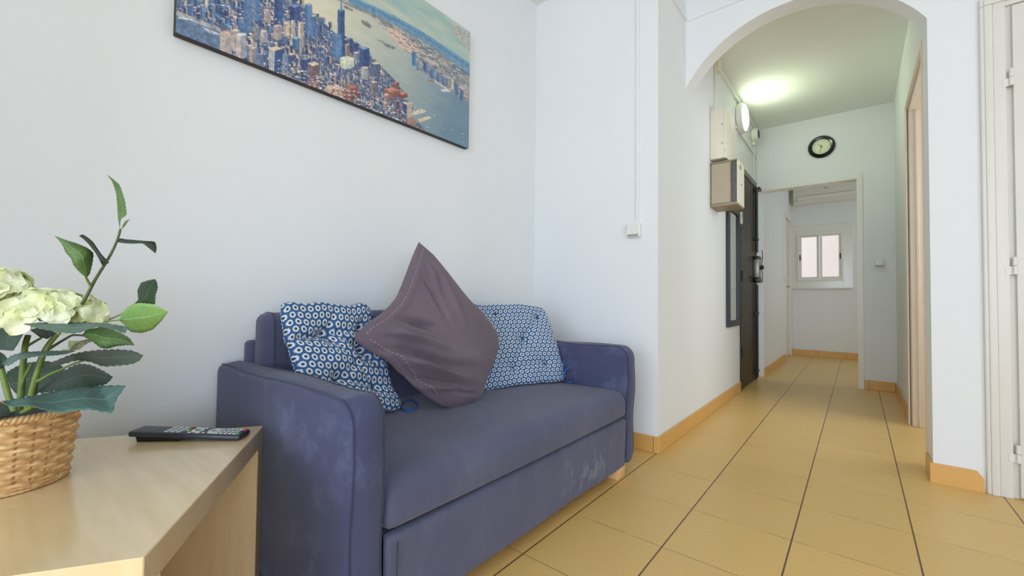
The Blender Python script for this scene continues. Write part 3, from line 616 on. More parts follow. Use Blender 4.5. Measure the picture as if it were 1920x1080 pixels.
for y0, y1, outer in ((AY0, AY0+AW, AY0), (AY1-AW, AY1, AY1)):
    r = .012; st = [(y0, r*1.2), (y0+r*.3, r*.45), (y0+r, 0), (y0+.03, -.004), ((y0+y1)/2, -.007), (y1-.03, -.004), (y1-r, 0), (y1-r*.3, r*.45), (y1, r*1.2)]
    m = loft_y(armp, st)
    v = m.v[0]
    v[:, 0] += .0035*np.sin(v[:, 2]*22+v[:, 1]*9)*(v[:, 0] > SXF-.04); v[:, 2] += .003*np.sin(v[:, 0]*13+v[:, 1]*20)*(v[:, 2] > .5)
    if outer == AY0: v[:, 1] -= .017*(SXF-v[:, 0])/.81*np.clip((y1-v[:, 1])/AW, 0, 1)
    arm = m.build('armrest', MSOFA_ARM, sofa, 50)
    for ys in (y0+.010, y1-.010):
        Q = inset(armp, -.0012); Q = Q[(Q[:, 1] > AZ0+.02) & ((Q[:, 0] > SXF-.08) | (Q[:, 1] > AZ1-.03)) & (Q[:, 0] > SX0+.02)]
        i = int(np.argmin(Q[:, 1]-.2*(Q[:, 0] > SXF-.05))); Q = np.roll(Q, -i, 0)
        wob = lambda q: (q[0]+.0035*math.sin(q[1]*22+ys*9)*(q[0] > SXF-.04), ys-(.017*(SXF-q[0])/.81*min(1, max(0, (y1-ys)/AW)) if outer == AY0 else 0), q[1]+.003*math.sin(q[0]*13+ys*20)*(q[1] > .5))
        s = MB(); s.tube([wob(q) for q in Q], .0017, 5); ORG[arm] = ORG[sofa]; s.build('seam', MSOFA_D, arm, 60)
# base and drawer front
SI0, SI1 = AY0+AW+.001, AY1-AW-.001
m = MB(); m.box(SX0+.02, SXF-.03, SI0, SI1, .062, .268, .004, 1); m.build('base', MSOFA_D, sofa, 30)
fp = dense(rounded_profile([(SXF-.029, .050, .003), (SXF-.008, .050, .006), (SXF-.004, .266, .012), (SXF-.029, .268, .004)], 5))
m = loft_y(fp, [(SI0+.003, .008), (SI0+.006, .002)]+[(y, 0) for y in np.linspace(SI0+.012, SI1-.012, 30)]+[(SI1-.006, .002), (SI1-.003, .008)])
v = m.v[0]; v[:, 0] += (.002*np.sin(v[:, 1]*11+v[:, 2]*25)+.003*np.sin(v[:, 1]*4))*(v[:, 0] > SXF-.02)
fpn = m.build('front_panel', MSOFA_P, sofa, 50); ORG[fpn] = ORG[sofa]
m = MB(); m.tube([(SXF-.0015+.0015, SI0+.03, .06), (SXF+.002, SI0+.026, .15), (SXF+.0005, SI0+.028, .25)], .0016, 6); m.build('seam', MSOFA_D, fpn, 60)
# seat cushion: rounded nose, crowned top
sp = dense(rounded_profile([(-1.50, .275, .02), (SXF+.004, .275, .028), (SXF+.004, .394, .060), (-1.50, .398, .02)], 9), .03)
st = [(SI0+.001, .020), (SI0+.006, .008), (SI0+.016, .002)]+[(y, 0) for y in np.linspace(SI0+.03, SI1-.03, 44)]+[(SI1-.016, .002), (SI1-.006, .008), (SI1-.001, .020)]
m = loft_y(sp, st); v = m.v[0]
q = (v[:, 1]-SI0)/(SI1-SI0); top = np.clip((v[:, 2]-.33)/.06, 0, 1); v[:, 2] += top*(.010*np.sin(PI*q)+.002*np.sin(v[:, 1]*15+v[:, 0]*9)); v[:, 0] += (v[:, 0] > SXF-.05)*(.006*np.sin(PI*q)**.5-.004)
m.build('seat_cushion', MSOFA, sofa, 60)
# backrest
bp = dense(rounded_profile([(-1.605, .30, .02), (-1.485, .30, .02), (-1.497, .768, .036), (-1.598, .768, .036)], 8), .03)
st = [(.560, .030), (.564, .016), (.574, .005), (.588, 0)]+[(y, -.004*math.sin(PI*(y-.588)/(1.895-.588))) for y in np.linspace(.60, 1.885, 24)]+[(1.898, 0), (1.912, .005), (1.922, .016), (1.926, .030)]
m = loft_y(bp, st); back = m.build('backrest', MSOFA, sofa, 60); ORG[back] = ORG[sofa]
s = MB(); s.tube([(x, .590, z) for x, z in inset(bp, -.0012) if z > .32 and (x > -1.52 or z > .74)], .0016, 5); s.build('seam', MSOFA_D, back, 60)
m = MB(); m.bm(soft_box(-1.648, -1.602, .548, 1.935, .10, .672, .016, 4)); m.build('back_frame', MSOFA, sofa, 50)
for x in (SXF-.008, SX0+.08):
    for y in (1.820, .585):
        m = MB(); m.box(x-.062, x, y, y+.078, 0, .056, .003, 2); m.build('foot', MFOOT, sofa, 30)
m = MB(); m.box(SXF-.10, SXF-.062, SI0, SI1, .030, .062, .002, 1); m.build('drawer_rail', MFOOT, sofa, 30)
# ------------------------------------------------------------------ cushions
def polyline(pts, n):
    P = np.asarray(pts, float); d = np.r_[0, np.cumsum(np.linalg.norm(np.diff(P, axis=0), axis=1))]; d /= d[-1]; t = np.linspace(0, 1, n)
    return np.stack([np.interp(t, d, P[:, k]) for k in range(P.shape[1])], 1)
def smooth_line(P, k=2):
    P = P.copy()
    for _ in range(k): P[1:-1] = .25*P[:-2]+.5*P[1:-1]+.25*P[2:]
    return P
def coons(AB, DC, AD, BC, nu, nv):
    AB, DC = smooth_line(polyline(AB, nu)), smooth_line(polyline(DC, nu)); AD, BC = smooth_line(polyline(AD, nv)), smooth_line(polyline(BC, nv))
    u = np.linspace(0, 1, nu)[None, :, None]; v = np.linspace(0, 1, nv)[:, None, None]
    return (1-v)*AB[None]+v*DC[None]+(1-u)*AD[:, None]+u*BC[:, None]-((1-u)*(1-v)*AB[0]+u*(1-v)*AB[-1]+(1-u)*v*DC[0]+u*v*DC[-1])
def pillow(edges_px, P0, nrm, T, nu, nv, detail, name, mat, parent, expo=.5, zmin=None):
    """edges_px: sides of the outline; P0, nrm: mid plane; T: half thickness; detail(U, V): extra front relief"""
    E = [np.array([onp(x, y, P0, nrm) for x, y in side]) for side in edges_px]
    G = coons(E[0], E[1], E[2], E[3], nu, nv)
    U, V = np.meshgrid(np.linspace(0, 1, nu), np.linspace(0, 1, nv))
    prof = (np.clip(4*U*(1-U), 0, 1)**expo*np.clip(4*V*(1-V), 0, 1)**expo)
    nf = nrm*(1 if np.dot(CAM-P0, nrm) > 0 else -1)
    fr_, bk = G+nf*(T*prof+detail(U, V))[..., None], G-nf*(T*.85*prof)[..., None]
    edge = (U == 0) | (U == 1) | (V == 0) | (V == 1); bk[edge] = fr_[edge] = G[edge]
    if zmin is not None:
        for A in (fr_, bk): A[..., 2] = np.maximum(A[..., 2], zmin)
    m = MB(); m.grid(fr_); off = m.n
    idx = -np.ones((nv, nu), int); loc = []; c = 0
    for i in range(nv):
        for j in range(nu):
            if edge[i, j]: idx[i, j] = i*nu+j
            else: idx[i, j] = off+c; loc.append(bk[i, j]); c += 1
    F = [(idx[i, j], idx[i+1, j], idx[i+1, j+1], idx[i, j+1]) for i in range(nv-1) for j in range(nu-1)]
    m.v.append(np.array(loc)); m.f += F; m.n += c
    W = np.linalg.norm(E[0][-1]-E[0][0]); H = np.linalg.norm(E[2][-1]-E[2][0])
    uvf = np.stack([U*W, (1-V)*H], -1).reshape(-1, 2); uvb = np.array([(U[i, j]*W+.01, (1-V[i, j])*H) for i in range(nv) for j in range(nu) if not edge[i, j]])
    o = m.build(name, mat, parent, 180, uv=np.r_[uvf, uvb]); return o, fr_, nf
def g2(U, V, u, v, su, sv, a=0):
    du, dv = U-u, V-v; c, s = math.cos(a), math.sin(a); p, q = c*du+s*dv, -s*du+c*dv
    return np.exp(-.5*((p/su)**2+(q/sv)**2))
PXY = lambda pts, ox, oy, s: [(ox+x/s, oy+y/s) for x, y in pts]
c4 = lambda pts: PXY(pts, 650, 440, 3.0)
c3 = lambda pts: PXY(pts, 400, 440, 3.0)
# mauve cushion standing on its corner
A_B = c4([(405, 40), (480, 105), (540, 180), (590, 245), (640, 310), (700, 380), (760, 435), (810, 500), (843, 545), (858, 590)])
B_C = c4([(858, 590), (852, 650), (822, 730), (790, 810), (765, 870), (742, 935), (690, 952), (640, 968), (602, 980)])
D_C = c4([(35, 585), (100, 640), (190, 690), (235, 715), (285, 770), (330, 805), (370, 850), (420, 890), (470, 930), (530, 965), (602, 980)])
A_D = c4([(405, 40), (370, 120), (340, 200), (310, 280), (280, 350), (240, 400), (180, 455), (110, 500), (70, 540), (35, 585)])
pu = thing('scatter_cushion', (-1.22, 1.12, .40), 'large plain mauve grey cushion balanced on its corner in the middle of the sofa', 'cushion')
P0 = np.array([-1.205, 1.126, .405]); nP = np.array([.955, -.05, .265]); nP /= np.linalg.norm(nP)
def fold(U, V):
    e = np.clip(4*U*(1-U), 0, 1)**.5*np.clip(4*V*(1-V), 0, 1)**.5; d = np.zeros_like(U)
    for (u, v, su, sv, a, h) in ((.30, .74, .20, .022, -.55, .011), (.42, .80, .22, .02, -.6, -.012), (.52, .84, .22, .02, -.66, .011), (.60, .90, .2, .02, -.72, -.011), (.40, .90, .2, .018, -.5, .008), (.72, .88, .14, .02, -.9, .010), (.24, .62, .12, .02, -.45, -.012), (.18, .80, .12, .03, -.2, .01),
                              (.35, .22, .16, .02, .5, .006), (.22, .34, .12, .018, .5, -.006), (.16, .20, .10, .016, .8, .006), (.62, .60, .25, .05, -.7, .006), (.80, .80, .12, .018, -.8, -.008), (.5, .97, .3, .015, 0, -.006), (.06, .5, .02, .3, 0, .004)):
        d += 4.4*h*g2(U, V, u, v, su*.8, sv*.95, a)
    return d*e+.003*np.sin(U*9+V*7)*e
cover, frp, nf = pillow([A_B, D_C, A_D, B_C], P0, nP, .062, 70, 70, fold, 'cover', MPURP, pu, .52, .399)
m = MB(); S = []
for j in range(3, 66): S.append(frp[j, 3]+nf*.0015)
for k in range(0, len(S)-1, 2): m.tube(smooth_line(np.array([S[k]+(S[k+1]-S[k])*t for t in (0, .33, .66, .92)]), 1), .0011, 5)
S = [frp[65, i]+nf*.0015 for i in range(6, 52)]
for k in range(0, len(S)-1, 2): m.tube(np.array([S[k]+(S[k+1]-S[k])*t for t in (0, .33, .66, .92)]), .0011, 5)
ORG[cover] = ORG[pu]; m.build('stitching', MTHREAD, cover)
# daisy print seat pads
def tufts(pts, depth=.048):
    def f(U, V):
        e = np.clip(4*U*(1-U), 0, 1)**.4*np.clip(4*V*(1-V), 0, 1)**.4; d = np.zeros_like(U)
        for u, v in pts: d -= depth*np.exp(-np.hypot(U-u, V-v)/.062)*1.0
        for (u, v), (p, q) in zip(pts, pts[1:]+pts[:1]):
            a = math.atan2(q-v, p-u); d -= .013*g2(U, V, (u+p)/2, (v+q)/2, .14, .022, a)
        return d*e+.0025*np.sin(U*23+V*5)*e*np.sin(V*19)
    return f
def pad(name, loc, label, edges, P0, n, tuft, extra, bp, tie):
    t = thing(name, loc, label, 'seat pad', 'blue daisy print pads on the sofa')
    f0 = tufts(tuft); f = (lambda U, V: f0(U, V)+extra(U, V))
    cov, G, nf = pillow(edges, P0, n, .040, 66, 66, f, 'cover', MDAISY, t, .30, .402); ORG[cov] = ORG[t]
    for u, v in tuft:
        p = G[int(round(v*65)), int(round(u*65))]; m = MB(); b = bmesh.new(); bmesh.ops.create_uvsphere(b, u_segments=12, v_segments=8, radius=.007)
        for q in b.verts: q.co = q.co+Vector(p+nf*.002)
        m.bm(b); m.build('button', MBUTTON, cov, 80)
    for tp in tie:
        m = MB(); P = np.array(tp); Q = []
        for i in range(len(P)-1):
            p0, p1, p2, p3 = P[max(i-1, 0)], P[i], P[i+1], P[min(i+2, len(P)-1)]
            for s in np.linspace(0, 1, 8, endpoint=False): Q.append(.5*((2*p1)+(p2-p0)*s+(2*p0-5*p1+4*p2-p3)*s*s+(3*p1-p0-3*p2+p3)*s**3))
        Q.append(P[-1]); m.tube(Q, .0032, 8); m.build('tie', MTIE, t, 60)
    return t
BR, BL, TR = np.array([-1.165, 1.872, .412]), np.array([-1.325, 1.440, .412]), np.array([-1.318, 1.893, .775])
nR = np.cross(BL-BR, TR-BR); nR /= np.linalg.norm(nR); nR *= np.sign(nR[0])
R_AB = [(878, 573), (890, 570)]+c4([(760, 398), (830, 393), (900, 394), (960, 391), (1020, 398), (1070, 405), (1095, 412)])+[(1020, 581)]
R_BC = [(1020, 581)]+c4([(1122, 455), (1135, 490), (1150, 530), (1165, 585), (1182, 620), (1200, 700), (1218, 745), (1224, 790)])+[(1058, 713)]
R_DC = [(905, 733), (912, 734)]+c4([(830, 870), (900, 862), (950, 850), (1000, 846), (1060, 842), (1100, 832), (1125, 836), (1180, 830)])+[(1058, 713)]
R_AD = [(878, 573), (876, 610), (882, 660), (893, 700), (905, 733)]
q = lambda x, y: onz(x, y, .408)
pad('seat_pad', (-1.24, 1.66, .40), 'blue daisy print tufted pad leaning at the right end of the sofa', [R_AB, R_DC, R_AD, R_BC], BR, nR,
    [(.32, .13), (.84, .16), (.61, .44), (.40, .78), (.78, .76)], lambda U, V: 0*U, None,
    [[q(1056, 708), q(1064, 716), q(1072, 716), q(1075, 711), q(1068, 707), q(1060, 710)], [onx(1058, 709, -1.15), onx(1060, 695, -1.15), onx(1066, 690, -1.14), onx(1068, 688, -1.14)], [onx(1058, 705, -1.15), onx(1056, 690, -1.155), onx(1058, 676, -1.16)]])
BR2, TR2, TL2 = np.array([-1.318, .955, .412]), np.array([-1.425, .893, .797]), np.array([-1.345, .548, .80])
nL = np.cross(TL2-TR2, BR2-TR2); nL /= np.linalg.norm(nL); nL *= np.sign(nL[0])
L_AB = c3([(380, 398), (400, 382), (430, 376), (470, 384), (500, 388), (540, 386), (575, 378), (605, 379), (640, 388), (700, 394), (760, 399), (800, 388), (825, 379), (850, 390), (872, 408)])
L_BC = c3([(872, 408), (884, 450), (880, 500), (875, 560), (890, 620), (930, 670), (965, 725), (978, 790), (990, 850), (1010, 880), (1040, 920), (1053, 955), (1046, 980)])
L_AD = c3([(380, 398), (383, 470), (398, 540), (402, 590), (428, 640), (440, 700), (465, 770), (490, 850), (515, 930)])
L_DC = c3([(515, 930), (600, 945), (720, 955), (820, 965), (920, 980), (1000, 1000), (1046, 980)])
def crease(U, V):
    e = np.clip(4*U*(1-U), 0, 1)**.25*np.clip(4*V*(1-V), 0, 1)**.25
    return e*(-.030*g2(U, V, .22, .34, .15, .022, -.25)-.02*g2(U, V, .42, .26, .10, .02, -1.1)-.014*g2(U, V, .62, .36, .14, .022, .5)-.02*g2(U, V, .78, .50, .12, .02, 1.0)+.008*g2(U, V, .3, .6, .25, .15))
pad('seat_pad', (-1.33, .76, .40), 'blue daisy print tufted pad squeezed in behind the left armrest', [L_AB, L_DC, L_AD, L_BC], BR2, nL,
    [(.38, .32), (.84, .22), (.70, .50), (.33, .76), (.74, .78)], crease, None,
    [[q(752, 763), q(757, 768), q(768, 769), (lambda p: p)(q(780, 766)), q(783, 757), q(772, 750), q(762, 752), q(754, 760)], [q(752, 765), q(760, 772), q(772, 771)]])
# ------------------------------------------------------------------ potted hydrangea
BX, BY = -1.230, .020
pl = thing('potted_hydrangea', (BX, BY, ZT), 'cream green artificial hydrangea in a wicker basket pot on the birch table', 'plant')
rows, NS = 13, 26; n = 364; hz = 110; Hb = .134; V = []
for i in range(hz+1):
    z = i/hz; rad = .080+.0155*z**.85; rr = z*rows; row = int(rr); ph = rr-row
    for k in range(n):
        a = 2*PI*k/n; s = a*NS/2/PI; tw = s+.0
        w = math.cos(PI*(tw+(row % 2)))                     # weavers pass over and under the stakes
        strand = math.sqrt(max(0, 1-(2*(ph+.10*math.sin(2*PI*tw))-1)**2)) if 0 <= ph <= 1 else 0
        d = .0032*w*strand+.0026*strand-.0060*math.exp(-(math.cos(PI*tw)/.28)**2)*math.exp(-(min(ph, 1-ph)/.20)**2)
        if z < .03: d = 0
        V.append((BX+(rad+d)*math.cos(a), BY+(rad+d)*math.sin(a), ZT+.001+z*Hb))
m = MB(); m.add(V, [(i*n+k, i*n+(k+1) % n, (i+1)*n+(k+1) % n, (i+1)*n+k) for i in range(hz) for k in range(n)]+[tuple(range(n))[::-1]])
bk = m.build('wicker_basket', MWICK, pl, 60); ORG[bk] = ORG[pl]
m = MB()
for ph in (0, PI):
    P = [(BX+(.0955+.0035*math.cos(a*44+ph))*math.cos(a), BY+(.0955+.0035*math.cos(a*44+ph))*math.sin(a), ZT+Hb-.001+.0035*math.sin(a*44+ph)) for a in np.linspace(0, 2*PI, 440)]
    m.tube(P, .0042, 6)
m.build('rim_braid', MWICK, bk, 80)
m = MB()
for z, r_ in ((.004, .0815), (.010, .0825)):
    m.tube([(BX+(r_+.0008*math.sin(a*60))*math.cos(a), BY+(r_+.0008*math.sin(a*60))*math.sin(a), ZT+z) for a in np.linspace(0, 2*PI, 200)], .0032, 6)
m.build('base_braid', MWICK, bk, 80)
m = MB(); m.lathe([(.001, .0), (.05, .004), (.088, -.002), (.088, -.01), (.001, -.012)], (BX, BY, ZT+.122), 'z', 40); m.build('pebble_fill', MSOIL, pl, 40)
A = lambda pts: PXY(pts, 0, 480, 4.5)
B = lambda pts: PXY(pts, 0, 640, 3.6)
C = lambda pts: PXY(pts, 90, 320, 4.5)
def leaf(up, lo, mat, d0, d1, tilt, cup=.006, jag=1.0, nseg=34, arch=0.0):
    """up / lo: outline sides from base to tip; d0 -> d1: distance base -> tip; tilt: how much farther the upper side lies"""
    up, lo = smooth_line(polyline(up, nseg), 1), smooth_line(polyline(lo, nseg), 1); K = 9; G = np.zeros((nseg, K, 3)); UV = np.zeros((nseg, K, 2))
    c = (up+lo)/2; w = np.linalg.norm(up-lo, axis=1); wm = w.max()+1e-6
    for i in range(nseg):
        t = i/(nseg-1); dd = d0+(d1-d0)*t+arch*math.sin(PI*t)
        j = jag*((i % 2)-.5)*min(1, w[i]/14)
        for k in range(K):
            s = k/(K-1)*2-1; e = (abs(s) > .99)*j
            p = c[i]+(up[i]-lo[i])/2*s; dirn = (up[i]-lo[i])/(w[i]+1e-6); p = p+dirn*np.sign(s)*e
            depth = dd+tilt*s*(w[i]/wm)+cup*(1-s*s)*(w[i]/wm)
            G[i, k] = at(p[0], p[1], depth)-np.array([0, 0, 1])*0; UV[i, k] = (t, s)
    m = MB(); m.grid(G)
    o = m.build('leaf', mat, pl, 180, uv=UV.reshape(-1, 2), fixn=False)
    sm = o.modifiers.new('thickness', 'SOLIDIFY'); sm.thickness = .0006; sm.offset = 0
    return o
L = MLEAF
leaf(C([(605, 480), (590, 400), (585, 300), (575, 190), (545, 95), (500, 35)]), C([(605, 480), (612, 405), (665, 375), (650, 260), (605, 120), (540, 65), (500, 35)]), L['g'], .78, .775, .012, .008)
leaf(C([(622, 490), (635, 450), (660, 420), (690, 412)]), C([(622, 490), (648, 468), (672, 428), (690, 412)]), L['g'], .78, .77, .004, .002, 0, 12)
leaf(C([(590, 603), (600, 568), (660, 580), (780, 590), (905, 598), (918, 650), (908, 698)]), C([(590, 603), (650, 612), (720, 615), (800, 612), (850, 650), (880, 675), (908, 698)]), L['x'], .78, .80, .022, .01)
leaf(C([(460, 800), (520, 780), (450, 705), (380, 600), (330, 560), (290, 535), (262, 550)]), C([(460, 800), (430, 740), (400, 690), (345, 620), (300, 575), (262, 550)]), L['x'], .78, .765, .02, .008)
leaf(C([(320, 900), (350, 880), (375, 780), (385, 695), (330, 650), (230, 610), (130, 580), (55, 550)]), C([(320, 900), (260, 850), (210, 790), (200, 745), (150, 690), (120, 620), (80, 575), (55, 550)]), L['g'], .77, .74, .012, -.008)
leaf(A([(1135, 402), (1168, 370), (1160, 290), (1190, 225), (1250, 205), (1308, 195)]), A([(1135, 402), (1200, 398), (1308, 410), (1312, 330), (1332, 270), (1325, 220), (1308, 195)]), L['x'], .83, .83, .02, -.01, 1.4)
leaf(A([(1005, 540), (1030, 480), (1090, 420), (1170, 395), (1290, 405), (1370, 445), (1420, 470)]), A([(1005, 540), (1040, 570), (1100, 640), (1200, 650), (1290, 620), (1360, 550), (1420, 470)]), L['l'], .79, .77, -.018, -.006, 1.3)
leaf(A([(690, 670), (740, 612), (830, 590), (930, 610), (1020, 650), (1090, 690), (1135, 755)]), A([(690, 670), (780, 720), (850, 775), (910, 782), (980, 760), (1080, 750), (1135, 755)]), L['g'], .80, .80, .015, -.014, 1.4)
leaf(A([(195, 572), (300, 565), (500, 560), (700, 562), (880, 565), (1085, 600)]), A([(195, 572), (320, 610), (480, 640), (620, 655), (720, 630), (830, 590), (980, 622), (1052, 660), (1085, 600)]), L['t'], .70, .73, .055, .004, 1.6)
leaf(A([(15, 910), (90, 842), (200, 812), (400, 800), (640, 800)]), A([(15, 910), (70, 930), (150, 875), (290, 850), (450, 840), (560, 826), (640, 800)]), L['t'], .68, .70, .05, .004, 1.6)
leaf(A([(205, 588), (195, 660), (150, 740), (110, 800)]), A([(205, 588), (100, 575), (0, 610), (-40, 700), (-20, 790), (110, 800)]), L['d'], .75, .73, -.03, .01)
leaf(A([(330, 945), (420, 905), (500, 872), (600, 830), (720, 805), (850, 792), (1000, 788), (1120, 797), (1210, 838)]), A([(330, 945), (450, 930), (560, 905), (640, 880), (760, 890), (870, 935), (1000, 925), (1100, 915), (1170, 890), (1210, 838)]), L['k'], .78, .77, .05, .006, 1.8)
leaf(B([(270, 352), (330, 290), (400, 230), (470, 175), (530, 150), (610, 158), (700, 200), (762, 240)]), B([(270, 352), (400, 328), (500, 320), (620, 305), (712, 292), (740, 270), (762, 240)]), L['d'], .80, .81, .045, -.008, 1.8)
leaf(B([(70, 310), (40, 210), (150, 150), (300, 130), (400, 150), (440, 190)]), B([(70, 310), (120, 365), (210, 372), (300, 330), (380, 270), (440, 190)]), L['d'], .84, .85, .04, .004, 1.4)
leaf(B([(15, 408), (120, 385), (270, 360), (400, 325), (550, 305), (700, 298), (850, 298)]), B([(15, 408), (60, 445), (200, 432), (330, 472), (420, 486), (520, 465), (620, 460), (700, 480), (766, 490), (772, 410), (812, 350), (850, 298)]), L['t'], .70, .72, .055, .004, 2.0)
leaf(B([(-60, 420), (0, 410), (60, 445), (105, 490)]), B([(-60, 530), (0, 516), (60, 508), (105, 490)]), L['d'], .74, .75, .03, .004)
leaf(B([(-70, 120), (-20, 60), (30, 90), (60, 130)]), B([(-70, 160), (-20, 190), (20, 180), (60, 130)]), L['d'], .72, .73, .02, .004)
leaf(A([(-60, 440), (20, 460), (70, 470), (95, 490)]), A([(-60, 500), (0, 520), (50, 515), (95, 490)]), L['d'], .72, .74, .01, .002)
leaf(A([(255, 625), (330, 600), (420, 620), (470, 650)]), A([(255, 625), (330, 680), (400, 700), (470, 650)]), L['x'], .82, .83, .02, .004)
def stem(pts, d, r, mat=MSTEM):
    P = np.array([at(p[0], p[1], dd) for p, dd in zip(pts, np.linspace(d[0], d[1], len(pts)))]); P = smooth_line(polyline(P, 30), 2)
    m = MB(); m.tube(P, np.linspace(r[0], r[1], 30), 8); return m.build('stem', mat, pl, 80)
stem(A([(270, 1240), (310, 1000), (330, 880), (370, 790), (470, 660), (590, 540), (720, 370), (760, 280), (800, 200), (860, 110), (930, 0)])+C([(600, 560), (612, 490)]), (.79, .78), (.0042, .0018), MSTEMD)
stem(C([(360, 975), (335, 930), (320, 898)]), (.78, .77), (.0022, .0018)); stem(C([(470, 790), (455, 765), (445, 745)]), (.78, .78), (.002, .0015))
stem(B([(130, 470), (140, 370), (148, 270), (155, 170), (170, 20), (190, -40)]), (.78, .78), (.0052, .0042))
stem(B([(195, 470), (210, 350), (245, 230), (285, 110), (330, 20), (400, -60)]), (.77, .77), (.0048, .0036))
stem(B([(95, 470), (60, 380), (35, 290), (10, 190), (-20, 100)]), (.75, .74), (.0045, .004))
stem(B([(140, 320), (160, 250), (215, 150)]), (.775, .775), (.0028, .002)); stem(B([(250, 270), (330, 225), (400, 195), (500, 150), (600, 120)]), (.77, .78), (.0026, .0014))
stem(A([(390, 800), (500, 730), (610, 665), (690, 670), (760, 680)]), (.79, .80), (.0028, .0014), MSTEMD)
stem(A([(700, 600), (870, 553), (1005, 540), (1100, 530)]), (.79, .785), (.0018, .001)); stem(A([(760, 590), (910, 540), (1020, 495), (1135, 402)]), (.80, .83), (.0018, .0012))
stem(A([(-30, 490), (60, 530), (140, 580), (210, 600)]), (.73, .75), (.0035, .003)); stem(A([(215, 770), (280, 730), (350, 690)]), (.78, .79), (.0024, .002))
stem(B([(150, 480), (190, 455), (215, 440)]), (.75, .74), (.004, .003))
def floret(c, nrm, R, parent):
    nrm = nrm/np.linalg.norm(nrm); a = np.cross(nrm, [0.3, .2, 1]); a /= np.linalg.norm(a); b = np.cross(nrm, a); m = MB(); r0 = rng.uniform(0, PI)
    for k in range(4):
        th = r0+k*PI/2+rng.normal(0, .08); e, f = a*math.cos(th)+b*math.sin(th), -a*math.sin(th)+b*math.cos(th); G = np.zeros((8, 7, 3)); Rk = R*rng.uniform(.85, 1.15)
        for i in range(8):
            t = i/7; w = Rk*.56*math.sin(PI*min(1, .06+.94*t**.75))**.7*(1 if i < 7 else .35)
            for j in range(7):
                s = j/6*2-1; G[i, j] = c+e*Rk*t+f*w*s+nrm*(Rk*.22*math.sin(t*PI*.9)+Rk*.10*s*s-Rk*.16*t*t+.0012*math.sin(5*s+9*t+th))
        m.grid(G)
    o = m.build('floret', MPETAL, parent, 180, fixn=False); return o
def head(cpx, d, rx, rz, count, R, extra=()):
    ctr = at(cpx[0], cpx[1], d); core = MB(); b = bmesh.new(); bmesh.ops.create_icosphere(b, subdivisions=3, radius=1)
    for v in b.verts: v.co = Vector(ctr)+Vector((v.co.x*rx*.45, v.co.y*rx*.45, v.co.z*rz*.35-.006))
    core.bm(b); h = core.build('flower_head', MSTEM, pl, 80); ORG[h] = ORG[pl]
    for i in range(count):
        zz = 1-1.55*(i+.5)/count; ph = i*2.39996; rr = math.sqrt(max(0, 1-zz*zz)); dr = np.array([rr*math.cos(ph), rr*math.sin(ph), zz])
        p = ctr+dr*np.array([rx, rx, rz])*rng.uniform(.82, 1.05); floret(p, dr*np.array([1, 1, .9])+rng.normal(0, .18, 3)+np.array([.1, 0, .25]), R, h)
    for (x, y, dd) in extra: p = at(x, y, dd); floret(p, (p-ctr)/np.linalg.norm(p-ctr)+rng.normal(0, .2, 3), R, h)
head((86, 584), .79, .074, .034, 30, .027, [(150, 640, .80), (178, 592, .78)])
head((-8, 545), .78, .042, .034, 18, .027)
stem(A([(250, 450), (255, 380), (248, 300)]), (.76, .76), (.0022, .0015), MSTEMD)
# ------------------------------------------------------------------ canvas print (aerial city view), painted texel by texel in the canvas plane
KX = -1.643; ky0, ky1, kz0, kz1 = .336, 1.622, 1.645, 2.292
NXp, NZp = 760, 384
def tex(pt):                       # crop coordinate of the photograph -> texel
    p = onx(300+pt[0]/3.2, pt[1]/3.2, KX); return ((p[1]-ky0)/(ky1-ky0)*(NXp-1), (p[2]-kz0)/(kz1-kz0)*(NZp-1))
IM = np.zeros((NZp, NXp, 3)); gx, gz = np.meshgrid(np.arange(NXp), np.arange(NZp))
def octave(seed, sx, sz, octs=4):
    r = np.random.default_rng(seed); out = np.zeros((NZp, NXp)); amp = 1; tot = 0
    for o in range(octs):
        g = r.uniform(0, 1, (int(NZp/sz*2**o)+3, int(NXp/sx*2**o)+3)); fx, fz = gx/sx*2**o, gz/sz*2**o; i, j = fz.astype(int), fx.astype(int); a, b = fz-i, fx-j; a, b = a*a*(3-2*a), b*b*(3-2*b)
        out += amp*((g[i, j]*(1-b)+g[i, j+1]*b)*(1-a)+(g[i+1, j]*(1-b)+g[i+1, j+1]*b)*a); tot += amp; amp *= .55
    return out/tot
def inside(poly):
    P = np.array([tex(p) for p in poly]); x0, x1 = int(max(0, P[:, 0].min())), int(min(NXp-1, math.ceil(P[:, 0].max()))); z0, z1 = int(max(0, P[:, 1].min())), int(min(NZp-1, math.ceil(P[:, 1].max())))
    if x1 < x0 or z1 < z0: return None
    X, Z = gx[z0:z1+1, x0:x1+1], gz[z0:z1+1, x0:x1+1]; ins = np.zeros(X.shape, bool); n = len(P)
    for i in range(n):
        (xa, za), (xb, zb) = P[i], P[(i+1) % n]
        if za == zb: continue
        ins ^= ((za > Z) != (zb > Z)) & (X < (xb-xa)*(Z-za)/(zb-za)+xa)
    return (slice(z0, z1+1), slice(x0, x1+1)), ins
def paint(poly, c, jitter=0.0, stripes=None):
    r = inside(poly)
    if r is None: return
    s, ins = r; c = np.array(c, float); blk = IM[s]
    k = np.ones(ins.shape)
    if jitter: k = 1+jitter*(NZ1[s]-.5)*2
    if stripes: k = k*np.where((gx[s]//stripes[0]) % 2 == 0, 1, stripes[1])
    blk[ins] = (c*k[..., None])[ins]
NZ1 = octave(3, 5, 5, 2); N2 = octave(5, 90, 30); N3 = octave(9, 30, 12); N4 = octave(21, 160, 26)
lerp = lambda a, b, t: np.array(a, float)*(1-t[..., None])+np.array(b, float)*t[..., None]
